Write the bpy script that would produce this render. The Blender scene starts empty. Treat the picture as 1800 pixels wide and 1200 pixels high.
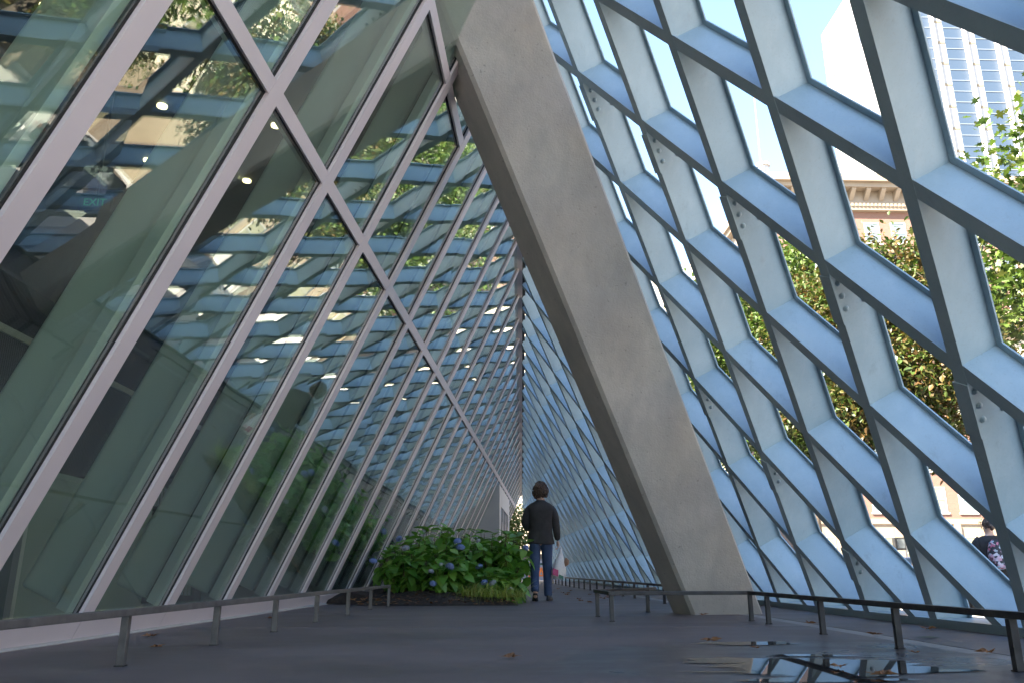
import bpy, math, random
import numpy as np
from mathutils import Vector, Matrix

R = math.radians
sc = bpy.context.scene
col = sc.collection
random.seed(7)
rng = np.random.default_rng(7)

# ------------------------------------------------------------------ camera, sky, sun, exposure
CAM_H = 0.4565
cam_data = bpy.data.cameras.new('camera')
cam = bpy.data.objects.new('camera', cam_data)
col.objects.link(cam)
cam_data.sensor_width = 36.0
cam_data.lens = 1389.3 / 1800 * 36.0
cam_data.clip_start = 0.05
cam_data.clip_end = 2000
cam.location = (0, 0, CAM_H)
cam.rotation_euler = (R(90 + 16.16), 0, R(-1.92))
sc.camera = cam

SUN_DIR = Vector((-0.80, -0.60, 0.0)).normalized() * math.cos(R(42)) + Vector((0, 0, math.sin(R(42))))
world = bpy.data.worlds.new('World')
sc.world = world
world.use_nodes = True
wn = world.node_tree.nodes
wl = world.node_tree.links
bg = wn['Background']
sky = wn.new('ShaderNodeTexSky')
sky.sky_type = 'NISHITA'
sky.sun_disc = False
sky.sun_elevation = R(42)
sky.sun_rotation = math.atan2(SUN_DIR.x, SUN_DIR.y)
sky.air_density = 1.0
sky.dust_density = 0.3
sky.ozone_density = 2.0
wl.new(sky.outputs[0], bg.inputs[0])
bg.inputs[1].default_value = 0.05

sun_data = bpy.data.lights.new('sun', 'SUN')
sun_data.energy = 3.2
sun_data.angle = R(0.5)
sun_data.color = (1.0, 0.90, 0.76)
sun = bpy.data.objects.new('sun', sun_data)
col.objects.link(sun)
sun.location = (-40, -30, 60)
sun.rotation_euler = (-SUN_DIR).to_track_quat('-Z', 'Y').to_euler()

sc.view_settings.view_transform = 'Standard'
sc.view_settings.look = 'None'
sc.view_settings.gamma = 1.0
sc.view_settings.exposure = 4.0
sc.render.engine = 'CYCLES'
sc.cycles.max_bounces = 10
sc.cycles.transparent_max_bounces = 24
sc.cycles.diffuse_bounces = 5
sc.cycles.glossy_bounces = 5

# ------------------------------------------------------------------ helpers
class MB:
    """collects geometry, then becomes ONE mesh object"""
    def __init__(s): s.v = []; s.f = []
    def add(s, vs, fs):
        n = len(s.v); s.v += [tuple(v) for v in vs]; s.f += [tuple(i + n for i in f) for f in fs]; return s
    def hexa(s, p):
        return s.add(p, [(0,3,2,1),(4,5,6,7),(0,1,5,4),(1,2,6,5),(2,3,7,6),(3,0,4,7)])
    def box(s, x0, x1, y0, y1, z0, z1):
        return s.hexa([(x0,y0,z0),(x1,y0,z0),(x1,y1,z0),(x0,y1,z0),(x0,y0,z1),(x1,y0,z1),(x1,y1,z1),(x0,y1,z1)])
    def prism(s, poly, off):
        n = len(poly); off = Vector(off)
        a = [Vector(p) for p in poly]; b = [p + off for p in a]
        return s.add(a + b, [tuple(range(n))[::-1], tuple(range(n, 2*n))] + [(i, (i+1) % n, n+(i+1) % n, n+i) for i in range(n)])
    def bar(s, p0, p1, w, h, up=(0,0,1)):
        p0, p1 = Vector(p0), Vector(p1); d = (p1-p0).normalized(); up = Vector(up)
        a = d.cross(up)
        if a.length < 1e-4: a = d.cross(Vector((1,0,0)))
        a.normalize(); b = a.cross(d)
        a = a*w/2; b = b*h/2
        return s.hexa([p0-a-b, p0+a-b, p0+a+b, p0-a+b, p1-a-b, p1+a-b, p1+a+b, p1-a+b])
    def loft(s, rings, cap=True):
        m = len(rings[0]); base = len(s.v)
        for r in rings: s.v += [tuple(p) for p in r]
        for i in range(len(rings)-1):
            for j in range(m):
                s.f.append((base+i*m+j, base+i*m+(j+1) % m, base+(i+1)*m+(j+1) % m, base+(i+1)*m+j))
        if cap:
            s.f.append(tuple(base+j for j in range(m))[::-1]); s.f.append(tuple(base+(len(rings)-1)*m+j for j in range(m)))
        return s
    def tube(s, pts, rad, n=8, flat=1.0, ref=(0,1,0), cap=True):
        """rad: number or list; an item may be (ra, rb)"""
        pts = [Vector(p) for p in pts]; rings = []
        for i, p in enumerate(pts):
            d = (pts[min(i+1, len(pts)-1)] - pts[max(i-1, 0)]).normalized()
            rf = Vector(ref)
            a = d.cross(rf)
            if a.length < 1e-3: a = d.cross(Vector((1, 0, 0)))
            a.normalize(); b = d.cross(a)
            r = rad[i] if isinstance(rad, (list, tuple)) else rad
            ra, rb = r if isinstance(r, (list, tuple)) else (r, r*flat)
            rings.append([p + a*ra*math.cos(t) + b*rb*math.sin(t) for t in [2*math.pi*k/n for k in range(n)]])
        return s.loft(rings, cap)
    def mesh(s, name, mat=None, smooth=False):
        me = bpy.data.meshes.new(name); me.from_pydata(s.v, [], s.f); me.validate(); me.update()
        if mat: me.materials.append(mat)
        if smooth: me.polygons.foreach_set('use_smooth', [True]*len(me.polygons))
        return me
    def build(s, name, mat, parent=None, smooth=False):
        return link(name, s.mesh(name, mat, smooth), parent)

def link(name, me, parent=None):
    o = bpy.data.objects.new(name, me); col.objects.link(o)
    if parent is not None: o.parent = parent
    return o
def empty(name, loc=(0,0,0), parent=None):
    o = bpy.data.objects.new(name, None); col.objects.link(o); o.location = loc
    o.empty_display_size = 0.2
    if parent is not None: o.parent = parent
    return o
def tag(o, label=None, cat=None, group=None, kind=None):
    if label: o['label'] = label
    if cat: o['category'] = cat
    if group: o['group'] = group
    if kind: o['kind'] = kind
    return o
def bevel(o, w=0.005, seg=2):
    m = o.modifiers.new('Bevel', 'BEVEL'); m.width = w; m.segments = seg; m.limit_method = 'ANGLE'; m.angle_limit = R(40)
    return o
def subd(o, n=1):
    m = o.modifiers.new('Subsurf', 'SUBSURF'); m.levels = n; m.render_levels = n
    return o
def text_mesh(txt, size, depth):
    cu = bpy.data.curves.new('lettering', 'FONT'); cu.body = txt; cu.size = size; cu.extrude = depth; cu.align_x = 'CENTER'; cu.align_y = 'CENTER'
    ob = bpy.data.objects.new('lettering', cu); col.objects.link(ob)
    dg = bpy.context.evaluated_depsgraph_get()
    me = bpy.data.meshes.new_from_object(ob.evaluated_get(dg))
    bpy.data.objects.remove(ob); bpy.data.curves.remove(cu)
    return me

# ------------------------------------------------------------------ materials
def mat(name, color, rough=0.6, metal=0.0, spec=0.5):
    m = bpy.data.materials.new(name); m.use_nodes = True
    b = m.node_tree.nodes['Principled BSDF']
    b.inputs['Base Color'].default_value = (*color, 1)
    b.inputs['Roughness'].default_value = rough
    b.inputs['Metallic'].default_value = metal
    b.inputs['Specular IOR Level'].default_value = spec
    return m
class NT:
    def __init__(s, m): s.t = m.node_tree; s.b = s.t.nodes.get('Principled BSDF')
    def n(s, typ, **kw):
        x = s.t.nodes.new(typ)
        for k, v in kw.items(): setattr(x, k, v)
        return x
    def l(s, a, b): s.t.links.new(a, b)
    def coord(s, kind='Object', scale=(1,1,1)):
        c = s.n('ShaderNodeTexCoord'); mp = s.n('ShaderNodeMapping'); mp.inputs['Scale'].default_value = scale
        s.l(c.outputs[kind], mp.inputs['Vector']); return mp.outputs['Vector']
    def pos(s, scale=(1,1,1)):
        c = s.n('ShaderNodeNewGeometry'); mp = s.n('ShaderNodeMapping'); mp.inputs['Scale'].default_value = scale
        s.l(c.outputs['Position'], mp.inputs['Vector']); return mp.outputs['Vector']
    def noise(s, vec, scale, detail=4, rough=0.55):
        x = s.n('ShaderNodeTexNoise'); x.inputs['Scale'].default_value = scale; x.inputs['Detail'].default_value = detail; x.inputs['Roughness'].default_value = rough
        s.l(vec, x.inputs['Vector']); return x.outputs['Fac']
    def ramp(s, fac, stops):
        x = s.n('ShaderNodeValToRGB'); e = x.color_ramp.elements
        while len(e) < len(stops): e.new(0.5)
        for i, (p, c) in enumerate(stops):
            e[i].position = p; e[i].color = (*c, 1) if len(c) == 3 else c
        s.l(fac, x.inputs['Fac']); return x.outputs['Color']
    def rng(s, fac, a, b, c, d):
        x = s.n('ShaderNodeMapRange'); x.inputs[1].default_value = a; x.inputs[2].default_value = b; x.inputs[3].default_value = c; x.inputs[4].default_value = d
        s.l(fac, x.inputs[0]); return x.outputs[0]
    def mix(s, fac, a, b, mode='MIX'):
        x = s.n('ShaderNodeMix', data_type='RGBA', blend_type=mode)
        for sock, v in ((x.inputs[0], fac), (x.inputs[6], a), (x.inputs[7], b)):
            if isinstance(v, (int, float)): sock.default_value = v
            elif isinstance(v, tuple): sock.default_value = (*v, 1)
            else: s.l(v, sock)
        return x.outputs[2]
    def bump(s, h, strength, dist=0.01):
        x = s.n('ShaderNodeBump'); x.inputs['Strength'].default_value = strength; x.inputs['Distance'].default_value = dist
        s.l(h, x.inputs['Height']); s.l(x.outputs[0], s.b.inputs['Normal']); return x.outputs[0]
    def color(s, c): s.l(c, s.b.inputs['Base Color'])
    def rough(s, c): s.l(c, s.b.inputs['Roughness'])

def mottled(name, c0, c1, scale, rough=0.7, metal=0, bump=0.15, bscale=40, dist=0.004, rr=None, spec=0.5):
    m = mat(name, c0, rough, metal, spec); n = NT(m); p = n.pos()
    n.color(n.ramp(n.noise(p, scale, 6), [(0.3, c0), (0.7, c1)]))
    if rr: n.rough(n.rng(n.noise(p, scale*1.7, 4), 0.3, 0.7, rr[0], rr[1]))
    if bump: n.bump(n.noise(p, bscale, 5), bump, dist)
    return m

M = {}
# painted steel: pale blue grey with dust streaks on the webs
def steel():
    m = mat('blue_grey_steel_paint', (0.35, 0.43, 0.48), 0.42); n = NT(m); p = n.pos()
    a = n.noise(p, 2.2, 6, 0.65); s = n.noise(n.pos((14, 14, 1.6)), 1.0, 4)
    c = n.ramp(a, [(0.25, (0.265, 0.355, 0.40)), (0.75, (0.36, 0.455, 0.495))])
    c = n.mix(n.rng(s, 0.52, 0.75, 0, 0.22), c, (0.46, 0.52, 0.545))
    sp = n.noise(p, 70, 3, .7); c = n.mix(n.rng(sp, 0.55, 0.70, 0, 0.45), c, (0.27, 0.31, 0.325))
    oi = n.n('ShaderNodeObjectInfo'); c = n.mix(1.0, c, n.ramp(oi.outputs['Random'], [(0, (.88, .90, .91)), (1, (1.06, 1.05, 1.04))]), 'MULTIPLY')
    gr = n.noise(n.pos((5, 5, 1.1)), 1.4, 5, .7); c = n.mix(n.rng(gr, 0.60, 0.80, 0, 0.5), c, (0.17, 0.185, 0.185))
    n.color(c); n.rough(n.rng(a, 0.3, 0.7, 0.34, 0.55)); n.bump(n.noise(p, 60, 3), 0.06, 0.003)
    return m
M['steel'] = steel()
M['steel_seam'] = mat('pale_sealant', (0.62, 0.66, 0.68), 0.6)
def concrete():
    m = mat('smooth_concrete', (0.3, 0.29, 0.27), 0.75); n = NT(m); p = n.pos()
    a = n.noise(p, 1.3, 8, 0.6); b = n.noise(n.pos((2.5, 2.5, .9)), 2.2, 5)
    c = n.ramp(a, [(0.25, (0.36, 0.335, 0.30)), (0.75, (0.52, 0.485, 0.43))])
    c = n.mix(n.rng(b, 0.42, 0.68, 0, 0.45), c, (0.32, 0.305, 0.285))
    pit = n.noise(p, 22, 3); c = n.mix(n.rng(pit, 0.67, 0.72, 0, 0.6), c, (0.20, 0.195, 0.185))
    n.color(c)
    h = n.mix(0.35, n.noise(p, 9, 6), n.noise(p, 55, 4)); n.bump(h, 0.8, 0.014); return m
M['concrete'] = concrete()
def paving():
    m = mat('dark_pavement', (0.07, 0.067, 0.074), 0.5); n = NT(m); p = n.pos()
    a = n.noise(n.pos((0.55, 1.25, 1)), 1.1, 7, 0.6); g = n.noise(p, 160, 2, 0.7); d = n.noise(p, 6, 6, .65)
    c = n.ramp(a, [(0.3, (0.060, 0.049, 0.052)), (0.5, (0.120, 0.096, 0.098)), (0.72, (0.175, 0.142, 0.140))])  # uneven tone; its streaky contrast also paints in darker shadow zones
    c = n.mix(n.rng(d, 0.35, 0.7, 0, 0.35), c, (0.085, 0.077, 0.085))
    c = n.mix(n.rng(g, 0.55, 0.8, 0, 0.35), c, (0.21, 0.192, 0.19))
    # damp stain round the puddles
    st = n.n('ShaderNodeVectorMath', operation='DISTANCE'); n.l(n.pos((.75, 1, 0)), st.inputs[0]); st.inputs[1].default_value = (1.25, 4.5, 0)
    wob = n.n('ShaderNodeMath', operation='ADD'); n.l(st.outputs['Value'], wob.inputs[0]); n.l(n.rng(n.noise(p, 1.6, 5), 0.2, 0.8, -.7, .7), wob.inputs[1])
    dm = n.rng(wob.outputs[0], .75, 1.25, 1, 0)
    c = n.mix(n.rng(dm, 0, 1, 0, .62), c, (0.05, 0.046, 0.052)); n.color(c)
    ro = n.n('ShaderNodeMath', operation='MULTIPLY_ADD'); n.l(dm, ro.inputs[0]); ro.inputs[1].default_value = -.22; n.l(n.rng(a, 0.3, 0.65, 0.40, 0.66), ro.inputs[2]); n.rough(ro.outputs[0]); n.bump(g, 0.35, 0.003); return m
M['paving'] = paving()
M['strip'] = mottled('pale_drain_strip', (0.20, 0.19, 0.185), (0.28, 0.265, 0.26), 5, 0.6, 0, 0.2, 120)
M['asphalt'] = mottled('concrete_street', (0.235, 0.222, 0.205), (0.29, 0.277, 0.255), 0.3, 0.8, 0, 0.3, 90)
M['sidewalk'] = mottled('sidewalk_concrete', (0.30, 0.29, 0.27), (0.40, 0.38, 0.36), 1.4, 0.8, 0, 0.2, 60)
M['soil'] = mottled('dark_mulch', (0.018, 0.013, 0.011), (0.055, 0.038, 0.03), 30, 0.95, 0, 1.0, 70, 0.03)
M['alu'] = mottled('anodised_aluminium', (0.68, 0.595, 0.595), (0.74, 0.65, 0.65), 2.0, 0.36, 0.15, 0.03, 80, 0.002)
M['alu_light'] = mat('white_inner_frame', (0.70, 0.72, 0.70), 0.5)
M['gasket'] = mat('black_gasket', (0.012, 0.012, 0.012), 0.6)
M['fin'] = mottled('painted_fin', (0.82, 0.84, 0.78), (0.87, 0.89, 0.83), 1.5, 0.55, 0, 0.03, 30, 0.002)
M['rail'] = mottled('galvanised_rail', (0.10, 0.094, 0.092), (0.17, 0.16, 0.155), 12, 0.5, 0.55, 0.15, 60, 0.002)
M['rail_dark'] = mottled('dark_steel_rail', (0.045, 0.043, 0.043), (0.085, 0.08, 0.08), 12, 0.5, 0.4, 0.15, 60, 0.002)
def glass():
    m = bpy.data.materials.new('coated_green_glass'); m.use_nodes = True; n = NT(m); t = n.t
    t.nodes.remove(n.b); out = t.nodes['Material Output']
    g = n.n('ShaderNodeNewGeometry'); oi = n.n('ShaderNodeObjectInfo')
    # slow ripple of toughened glass, different on every pane
    add = n.n('ShaderNodeVectorMath', operation='MULTIPLY_ADD'); add.inputs[1].default_value = (1, 1, 1)
    cmb = n.n('ShaderNodeCombineXYZ'); mul = n.n('ShaderNodeMath', operation='MULTIPLY'); mul.inputs[1].default_value = 60
    n.l(oi.outputs['Random'], mul.inputs[0]); n.l(mul.outputs[0], cmb.inputs[0]); n.l(mul.outputs[0], cmb.inputs[2])
    n.l(g.outputs['Position'], add.inputs[0]); n.l(cmb.outputs[0], add.inputs[2])
    nz = n.noise(add.outputs[0], 0.9, 2, 0.4)
    bp = n.n('ShaderNodeBump'); bp.inputs['Strength'].default_value = 0.11; bp.inputs['Distance'].default_value = 0.02; n.l(nz, bp.inputs['Height'])
    dot = n.n('ShaderNodeVectorMath', operation='DOT_PRODUCT'); n.l(g.outputs['Incoming'], dot.inputs[0]); n.l(g.outputs['Normal'], dot.inputs[1])
    ab = n.n('ShaderNodeMath', operation='ABSOLUTE'); n.l(dot.outputs['Value'], ab.inputs[0])
    inv = n.n('ShaderNodeMath', operation='SUBTRACT'); inv.inputs[0].default_value = 1; n.l(ab.outputs[0], inv.inputs[1])
    pw = n.n('ShaderNodeMath', operation='POWER'); pw.inputs[1].default_value = 2.5; n.l(inv.outputs[0], pw.inputs[0])
    fr = n.rng(pw.outputs[0], 0, 1, 0.075, 0.98)
    tr = n.n('ShaderNodeBsdfTransparent'); tr.inputs[0].default_value = (0.885, 0.975, 0.915, 1)
    gl = n.n('ShaderNodeBsdfGlossy'); gl.inputs['Roughness'].default_value = 0.0; gl.inputs['Color'].default_value = (0.93, 0.97, 0.96, 1)
    n.l(bp.outputs[0], gl.inputs['Normal'])
    mx = n.n('ShaderNodeMixShader'); n.l(fr, mx.inputs[0]); n.l(tr.outputs[0], mx.inputs[1]); n.l(gl.outputs[0], mx.inputs[2])
    df = n.n('ShaderNodeBsdfDiffuse'); df.inputs[0].default_value = (.62, .66, .62, 1)
    dust_haze = n.rng(n.noise(n.pos((1.5, 1.5, .6)), 2.2, 6, .65), .3, .75, .003, .026)  # dust smears, plus a painted pale haze that brightens the glass
    m2 = n.n('ShaderNodeMixShader'); n.l(dust_haze, m2.inputs[0]); n.l(mx.outputs[0], m2.inputs[1]); n.l(df.outputs[0], m2.inputs[2])
    n.l(m2.outputs[0], out.inputs[0]); return m
M['glass'] = glass()
def water(name, cx, cy, sx, sy, seed):
    """shallow film of water: soft, streaky shore set by the dips of the paving"""
    m = mat(name, (0.02, 0.019, 0.02), 0.02, 0, 0.5); n = NT(m); out = n.t.nodes['Material Output']
    mp = n.n('ShaderNodeMapping'); g = n.n('ShaderNodeNewGeometry'); n.l(g.outputs['Position'], mp.inputs[0])
    mp.inputs['Location'].default_value = (-cx/sx, -cy/sy, 0); mp.inputs['Scale'].default_value = (1/sx, 1/sy, 0)
    ln = n.n('ShaderNodeVectorMath', operation='LENGTH'); n.l(mp.outputs[0], ln.inputs[0])
    mp2 = n.n('ShaderNodeMapping'); n.l(g.outputs['Position'], mp2.inputs[0]); mp2.inputs['Location'].default_value = (seed, seed*.7, 0); mp2.inputs['Scale'].default_value = (1.0, 3.2, 1)
    ad = n.n('ShaderNodeMath', operation='ADD'); n.l(ln.outputs['Value'], ad.inputs[0]); n.l(n.rng(n.noise(mp2.outputs[0], 1.5, 3, .45), .25, .75, -.6, .6), ad.inputs[1])
    f = n.rng(ad.outputs[0], .62, .80, 1, 0)
    tr = n.n('ShaderNodeBsdfTransparent'); mx = n.n('ShaderNodeMixShader'); n.l(f, mx.inputs[0]); n.l(tr.outputs[0], mx.inputs[1]); n.l(n.b.outputs[0], mx.inputs[2]); n.l(mx.outputs[0], out.inputs[0])
    n.bump(n.noise(n.pos(), 1.2, 2), 0.015, 0.01); return m
M['water'] = water('puddle_water', 1.66, 4.02, 0.74, .74, 3.1)
M['water_thin'] = water('thin_puddle_water', 1.70, 5.45, .50, .16, 7.7)
M['damp'] = mottled('damp_pavement', (0.040, 0.037, 0.043), (0.058, 0.053, 0.060), 3, 0.32, 0, 0.15, 160, 0.003, rr=(0.22, 0.42))
def ribbed():
    m = mat('dark_ribbed_cladding', (0.02, 0.019, 0.018), 0.6); n = NT(m)
    w = n.n('ShaderNodeTexWave', wave_type='BANDS', bands_direction='Y'); w.inputs['Scale'].default_value = 6.0
    n.l(n.pos(), w.inputs['Vector']); n.color(n.ramp(w.outputs['Fac'], [(0.3, (0.014, 0.013, 0.012)), (0.7, (0.05, 0.047, 0.045))]))
    n.bump(w.outputs['Fac'], 0.6, 0.02); return m
M['ribbed'] = ribbed()
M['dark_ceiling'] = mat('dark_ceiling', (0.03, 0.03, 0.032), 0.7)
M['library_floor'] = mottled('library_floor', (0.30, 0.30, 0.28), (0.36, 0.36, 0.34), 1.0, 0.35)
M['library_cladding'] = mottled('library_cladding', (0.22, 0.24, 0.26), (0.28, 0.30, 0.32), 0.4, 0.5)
M['grey_wall'] = mottled('grey_plaster', (0.50, 0.48, 0.48), (0.56, 0.54, 0.535), 1.0, 0.6)
def emit(name, color, strength):
    m = bpy.data.materials.new(name); m.use_nodes = True; b = m.node_tree.nodes['Principled BSDF']
    b.inputs['Base Color'].default_value = (*color, 1); b.inputs['Emission Color'].default_value = (*color, 1); b.inputs['Emission Strength'].default_value = strength
    return m
M['lamp'] = emit('warm_lamp', (1.0, 0.80, 0.42), 0.5)
M['exit_green'] = emit('exit_green', (0.02, 0.25, 0.06), 0.03)
def brick(name, c0, c1, mortar, scale):
    m = mat(name, c0, 0.85); n = NT(m); x = n.n('ShaderNodeTexBrick'); x.inputs['Scale'].default_value = scale
    g = n.n('ShaderNodeNewGeometry'); mp = n.n('ShaderNodeMapping'); mp.inputs['Rotation'].default_value = (R(90), 0, 0)
    n.l(g.outputs['Position'], mp.inputs[0]); n.l(mp.outputs[0], x.inputs['Vector'])
    x.inputs['Color1'].default_value = (*c0, 1); x.inputs['Color2'].default_value = (*c1, 1); x.inputs['Mortar'].default_value = (*mortar, 1)
    n.color(n.mix(n.rng(n.noise(n.pos(), 0.3, 5), 0.3, 0.7, 0, 0.3), x.outputs['Color'], (0.13, 0.072, 0.05))); return m
M['brick'] = brick('salmon_brick', (0.13, 0.056, 0.036), (0.155, 0.072, 0.048), (0.15, 0.11, 0.09), 2.5)
M['terracotta'] = mottled('cream_terracotta', (0.18, 0.135, 0.092), (0.215, 0.168, 0.118), 0.5, 0.6)
M['cream'] = mottled('cream_stone', (0.44, 0.375, 0.28), (0.52, 0.45, 0.35), 0.3, 0.7)
M['tower_white'] = mottled('white_tower_stone', (0.28, 0.265, 0.25), (0.32, 0.305, 0.29), 0.05, 0.6)
M['tower_glass'] = mat('blue_tower_glass', (0.035, 0.053, 0.08), 0.4, 0.0, 0.3)
M['tower_line'] = mat('dark_panel_joint', (0.10, 0.12, 0.15), 0.6)
M['bronze'] = mat('bronze_slot', (0.20, 0.15, 0.09), 0.5)
M['window_dark'] = mat('window_pane', (0.10, 0.115, 0.12), 0.08, 0, 0.7)
M['curtain'] = mottled('pale_curtain_pane', (0.15, 0.14, 0.09), (0.20, 0.185, 0.125), 1.5, 0.3)
M['white_paint'] = mat('white_paint', (0.33, 0.32, 0.305), 0.5)
M['black_metal'] = mat('black_metal', (0.02, 0.02, 0.02), 0.5)
M['brown_slat'] = mat('brown_slats', (0.07, 0.04, 0.025), 0.6)
M['graffiti_wall'] = mottled('grey_painted_wall', (0.24, 0.23, 0.25), (0.30, 0.29, 0.31), 2, 0.7)
M['graffiti_orange'] = mat('orange_spray_paint', (0.85, 0.20, 0.02), 0.5)
M['graffiti_yellow'] = mat('yellow_spray_paint', (0.75, 0.55, 0.05), 0.5)
M['bark'] = mottled('bark', (0.05, 0.038, 0.028), (0.11, 0.085, 0.065), 6, 0.9, 0, 0.8, 25, 0.02)
def leafmat(name, cols, rough=0.45, trans=0.35):
    m = mat(name, cols[0], rough); n = NT(m); g = n.n('ShaderNodeNewGeometry'); oi = n.n('ShaderNodeObjectInfo')
    ad = n.n('ShaderNodeMath', operation='ADD'); n.l(g.outputs['Random Per Island'], ad.inputs[0]); n.l(oi.outputs['Random'], ad.inputs[1])
    fr = n.n('ShaderNodeMath', operation='FRACT'); n.l(ad.outputs[0], fr.inputs[0])
    c = n.ramp(fr.outputs[0], [(i / max(1, len(cols)-1), k) for i, k in enumerate(cols)])
    n.color(c)
    out = n.t.nodes['Material Output']; tl = n.n('ShaderNodeBsdfTranslucent'); n.l(n.mix(0.5, c, (0.9, 1.0, 0.35), 'MULTIPLY'), tl.inputs[0])
    mx = n.n('ShaderNodeMixShader'); mx.inputs[0].default_value = trans
    n.l(n.b.outputs[0], mx.inputs[1]); n.l(tl.outputs[0], mx.inputs[2]); n.l(mx.outputs[0], out.inputs[0]); return m
M['leaf_tree'] = leafmat('maple_foliage', [(0.04, 0.072, 0.013), (0.062, 0.11, 0.017), (0.09, 0.135, 0.022), (0.045, 0.08, 0.014), (0.11, 0.12, 0.025)])
M['leaf_autumn'] = leafmat('turning_foliage', [(0.04, 0.075, 0.014), (0.058, 0.10, 0.016), (0.085, 0.045, 0.015), (0.05, 0.088, 0.015), (0.12, 0.065, 0.02), (0.045, 0.08, 0.014)])
M['leaf_light'] = leafmat('light_foliage', [(0.07, 0.11, 0.02), (0.10, 0.15, 0.03), (0.13, 0.17, 0.035), (0.08, 0.12, 0.022)])
M['leaf_hyd'] = leafmat('hydrangea_leaf', [(0.10, 0.26, 0.035), (0.14, 0.33, 0.045), (0.20, 0.40, 0.06), (0.09, 0.24, 0.035), (0.26, 0.42, 0.08)], 0.36, 0.3)
M['stem'] = mat('brown_stem', (0.11, 0.075, 0.045), 0.8)
M['petal'] = leafmat('blue_petals', [(0.13, 0.20, 0.48), (0.19, 0.28, 0.58), (0.27, 0.34, 0.60), (0.16, 0.23, 0.52)], 0.6, 0.2)
M['petal_pale'] = leafmat('faded_petals', [(0.34, 0.39, 0.50), (0.42, 0.43, 0.48), (0.30, 0.36, 0.50), (0.42, 0.38, 0.36)], 0.6, 0.2)
M['grass'] = leafmat('arching_grass', [(0.26, 0.36, 0.05), (0.36, 0.45, 0.07), (0.46, 0.50, 0.11), (0.22, 0.31, 0.05), (0.55, 0.48, 0.17)], 0.5, 0.35)
M['dead_leaf'] = leafmat('dry_leaf', [(0.26, 0.11, 0.04), (0.34, 0.16, 0.06), (0.20, 0.09, 0.04), (0.38, 0.20, 0.09)], 0.7, 0.15)

# ------------------------------------------------------------------ the two leaning planes of the passage
PH = 0.08294                                  # the glass wall closes in on the steel screen by 4.75 degrees
W = 1.2192                                    # bay width along both walls
HR = 1.0668                                   # half a diamond up the slope
bL, bR = 1.14504, 1.07852
oL = Vector((-2.8295, 4.6593, 0.15))
bd = Vector((math.sin(PH), math.cos(PH), 0))
uL = Vector((math.cos(PH)*math.cos(bL), -math.sin(PH)*math.cos(bL), math.sin(bL)))
nL = bd.cross(uL).normalized()
oR = Vector((3.4492, 5.3140, 0.7366))
uR = Vector((-math.cos(bR), 0, math.sin(bR)))
nR = Vector((math.sin(bR), 0, math.cos(bR)))
def LP(b, s, off=0.0): return oL + bd*b + uL*s + nL*off
def ridge_s(b):
    a = oL + bd*b
    return nR.dot(oR - a) / nR.dot(uL)
K0, K1 = -9, 28

# ------------------------------------------------------------------ ground
g = MB().box(-600, 600, -300, 900, -1.2, -0.60).build('ground', M['asphalt']); tag(g, kind='structure')
sw = MB().box(4.45, 11.2, -60, 120, -0.595, -0.43).build('sidewalk', M['sidewalk']); tag(sw, kind='structure')
sw2 = MB().box(24.5, 25.9, -60, 60, -0.595, -0.45).build('sidewalk_across', M['sidewalk']); tag(sw2, kind='structure')
pz = MB().box(-20, 4.44, -40, -7.01, -0.595, -0.003).build('plaza', M['sidewalk']); tag(pz, kind='structure')
pv = empty('pavement', (0, 0, 0)); tag(pv, kind='structure')
for (x0, x1, y0, y1) in [(-3.6, 2.795, -7, 7.08), (-3.6, 2.795, 7.10, 20.4), (-3.6, 2.795, 20.412, 44),
                         (2.965, 4.44, -7, 5.6), (2.965, 4.44, 5.61, 12.0), (2.965, 4.44, 12.01, 44)]:
    bevel(MB().box(x0, x1, y0, y1, -0.5, 0).build('slab', M['paving'], pv), 0.004)
for i in range(14):
    y = -6 + i*3.6
    MB().box(2.803, 2.957, y, y+3.59, -0.4, -0.002).build('drain_strip', M['strip'], pv)
MB().box(-3.6, 4.44, -7, 44, -0.595, -0.42).build('bedding', M['gasket'], pv)

# ------------------------------------------------------------------ the library: upper mass, ceiling, dark inner wall
lib = empty('library_building', (-8, 10, 0))
tag(lib, 'dark ribbed library interior and upper storeys rising behind the leaning glass wall', 'building')
def lpart(name, mb, m): o = mb.build(name, m); o.parent = lib; o.matrix_parent_inverse = Matrix.Translation((8, -10, 0)); return o
lpart('upper_storeys', MB().box(-34, -0.35, -7, 38.8, 7.45, 11.1), M['library_cladding'])  # unseen mass, its height and ends set by the shadow it casts
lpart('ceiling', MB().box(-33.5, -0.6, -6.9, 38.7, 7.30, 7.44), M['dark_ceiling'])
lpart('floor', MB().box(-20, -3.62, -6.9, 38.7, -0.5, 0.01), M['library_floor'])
lpart('rear_wall', MB().box(-20.4, -20.0, -6.9, 38.7, -0.5, 7.3), M['dark_ceiling'])  # unseen; closes the interior with the end walls so no sun comes through
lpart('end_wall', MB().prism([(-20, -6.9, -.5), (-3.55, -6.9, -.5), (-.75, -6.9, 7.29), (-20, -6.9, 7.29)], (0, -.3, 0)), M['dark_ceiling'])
lpart('far_end_wall', MB().prism([(-20, 38.7, -.5), (-.35, 38.7, -.5), (1.2, 38.7, 3.6), (-.4, 38.7, 7.29), (-20, 38.7, 7.29)], (0, .3, 0)), M['library_cladding'])
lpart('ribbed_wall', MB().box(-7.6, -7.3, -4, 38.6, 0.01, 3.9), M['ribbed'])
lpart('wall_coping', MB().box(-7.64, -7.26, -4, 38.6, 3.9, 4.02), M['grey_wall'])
lpart('auditorium_wall', MB().prism([(-11.5, 9, 0.01), (-11.5, 38.5, 0.01), (-11.5, 38.5, 7.3), (-11.5, 15, 7.3), (-11.5, 9, 5.4)], (-.3, 0, 0)), M['ribbed'])
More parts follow.
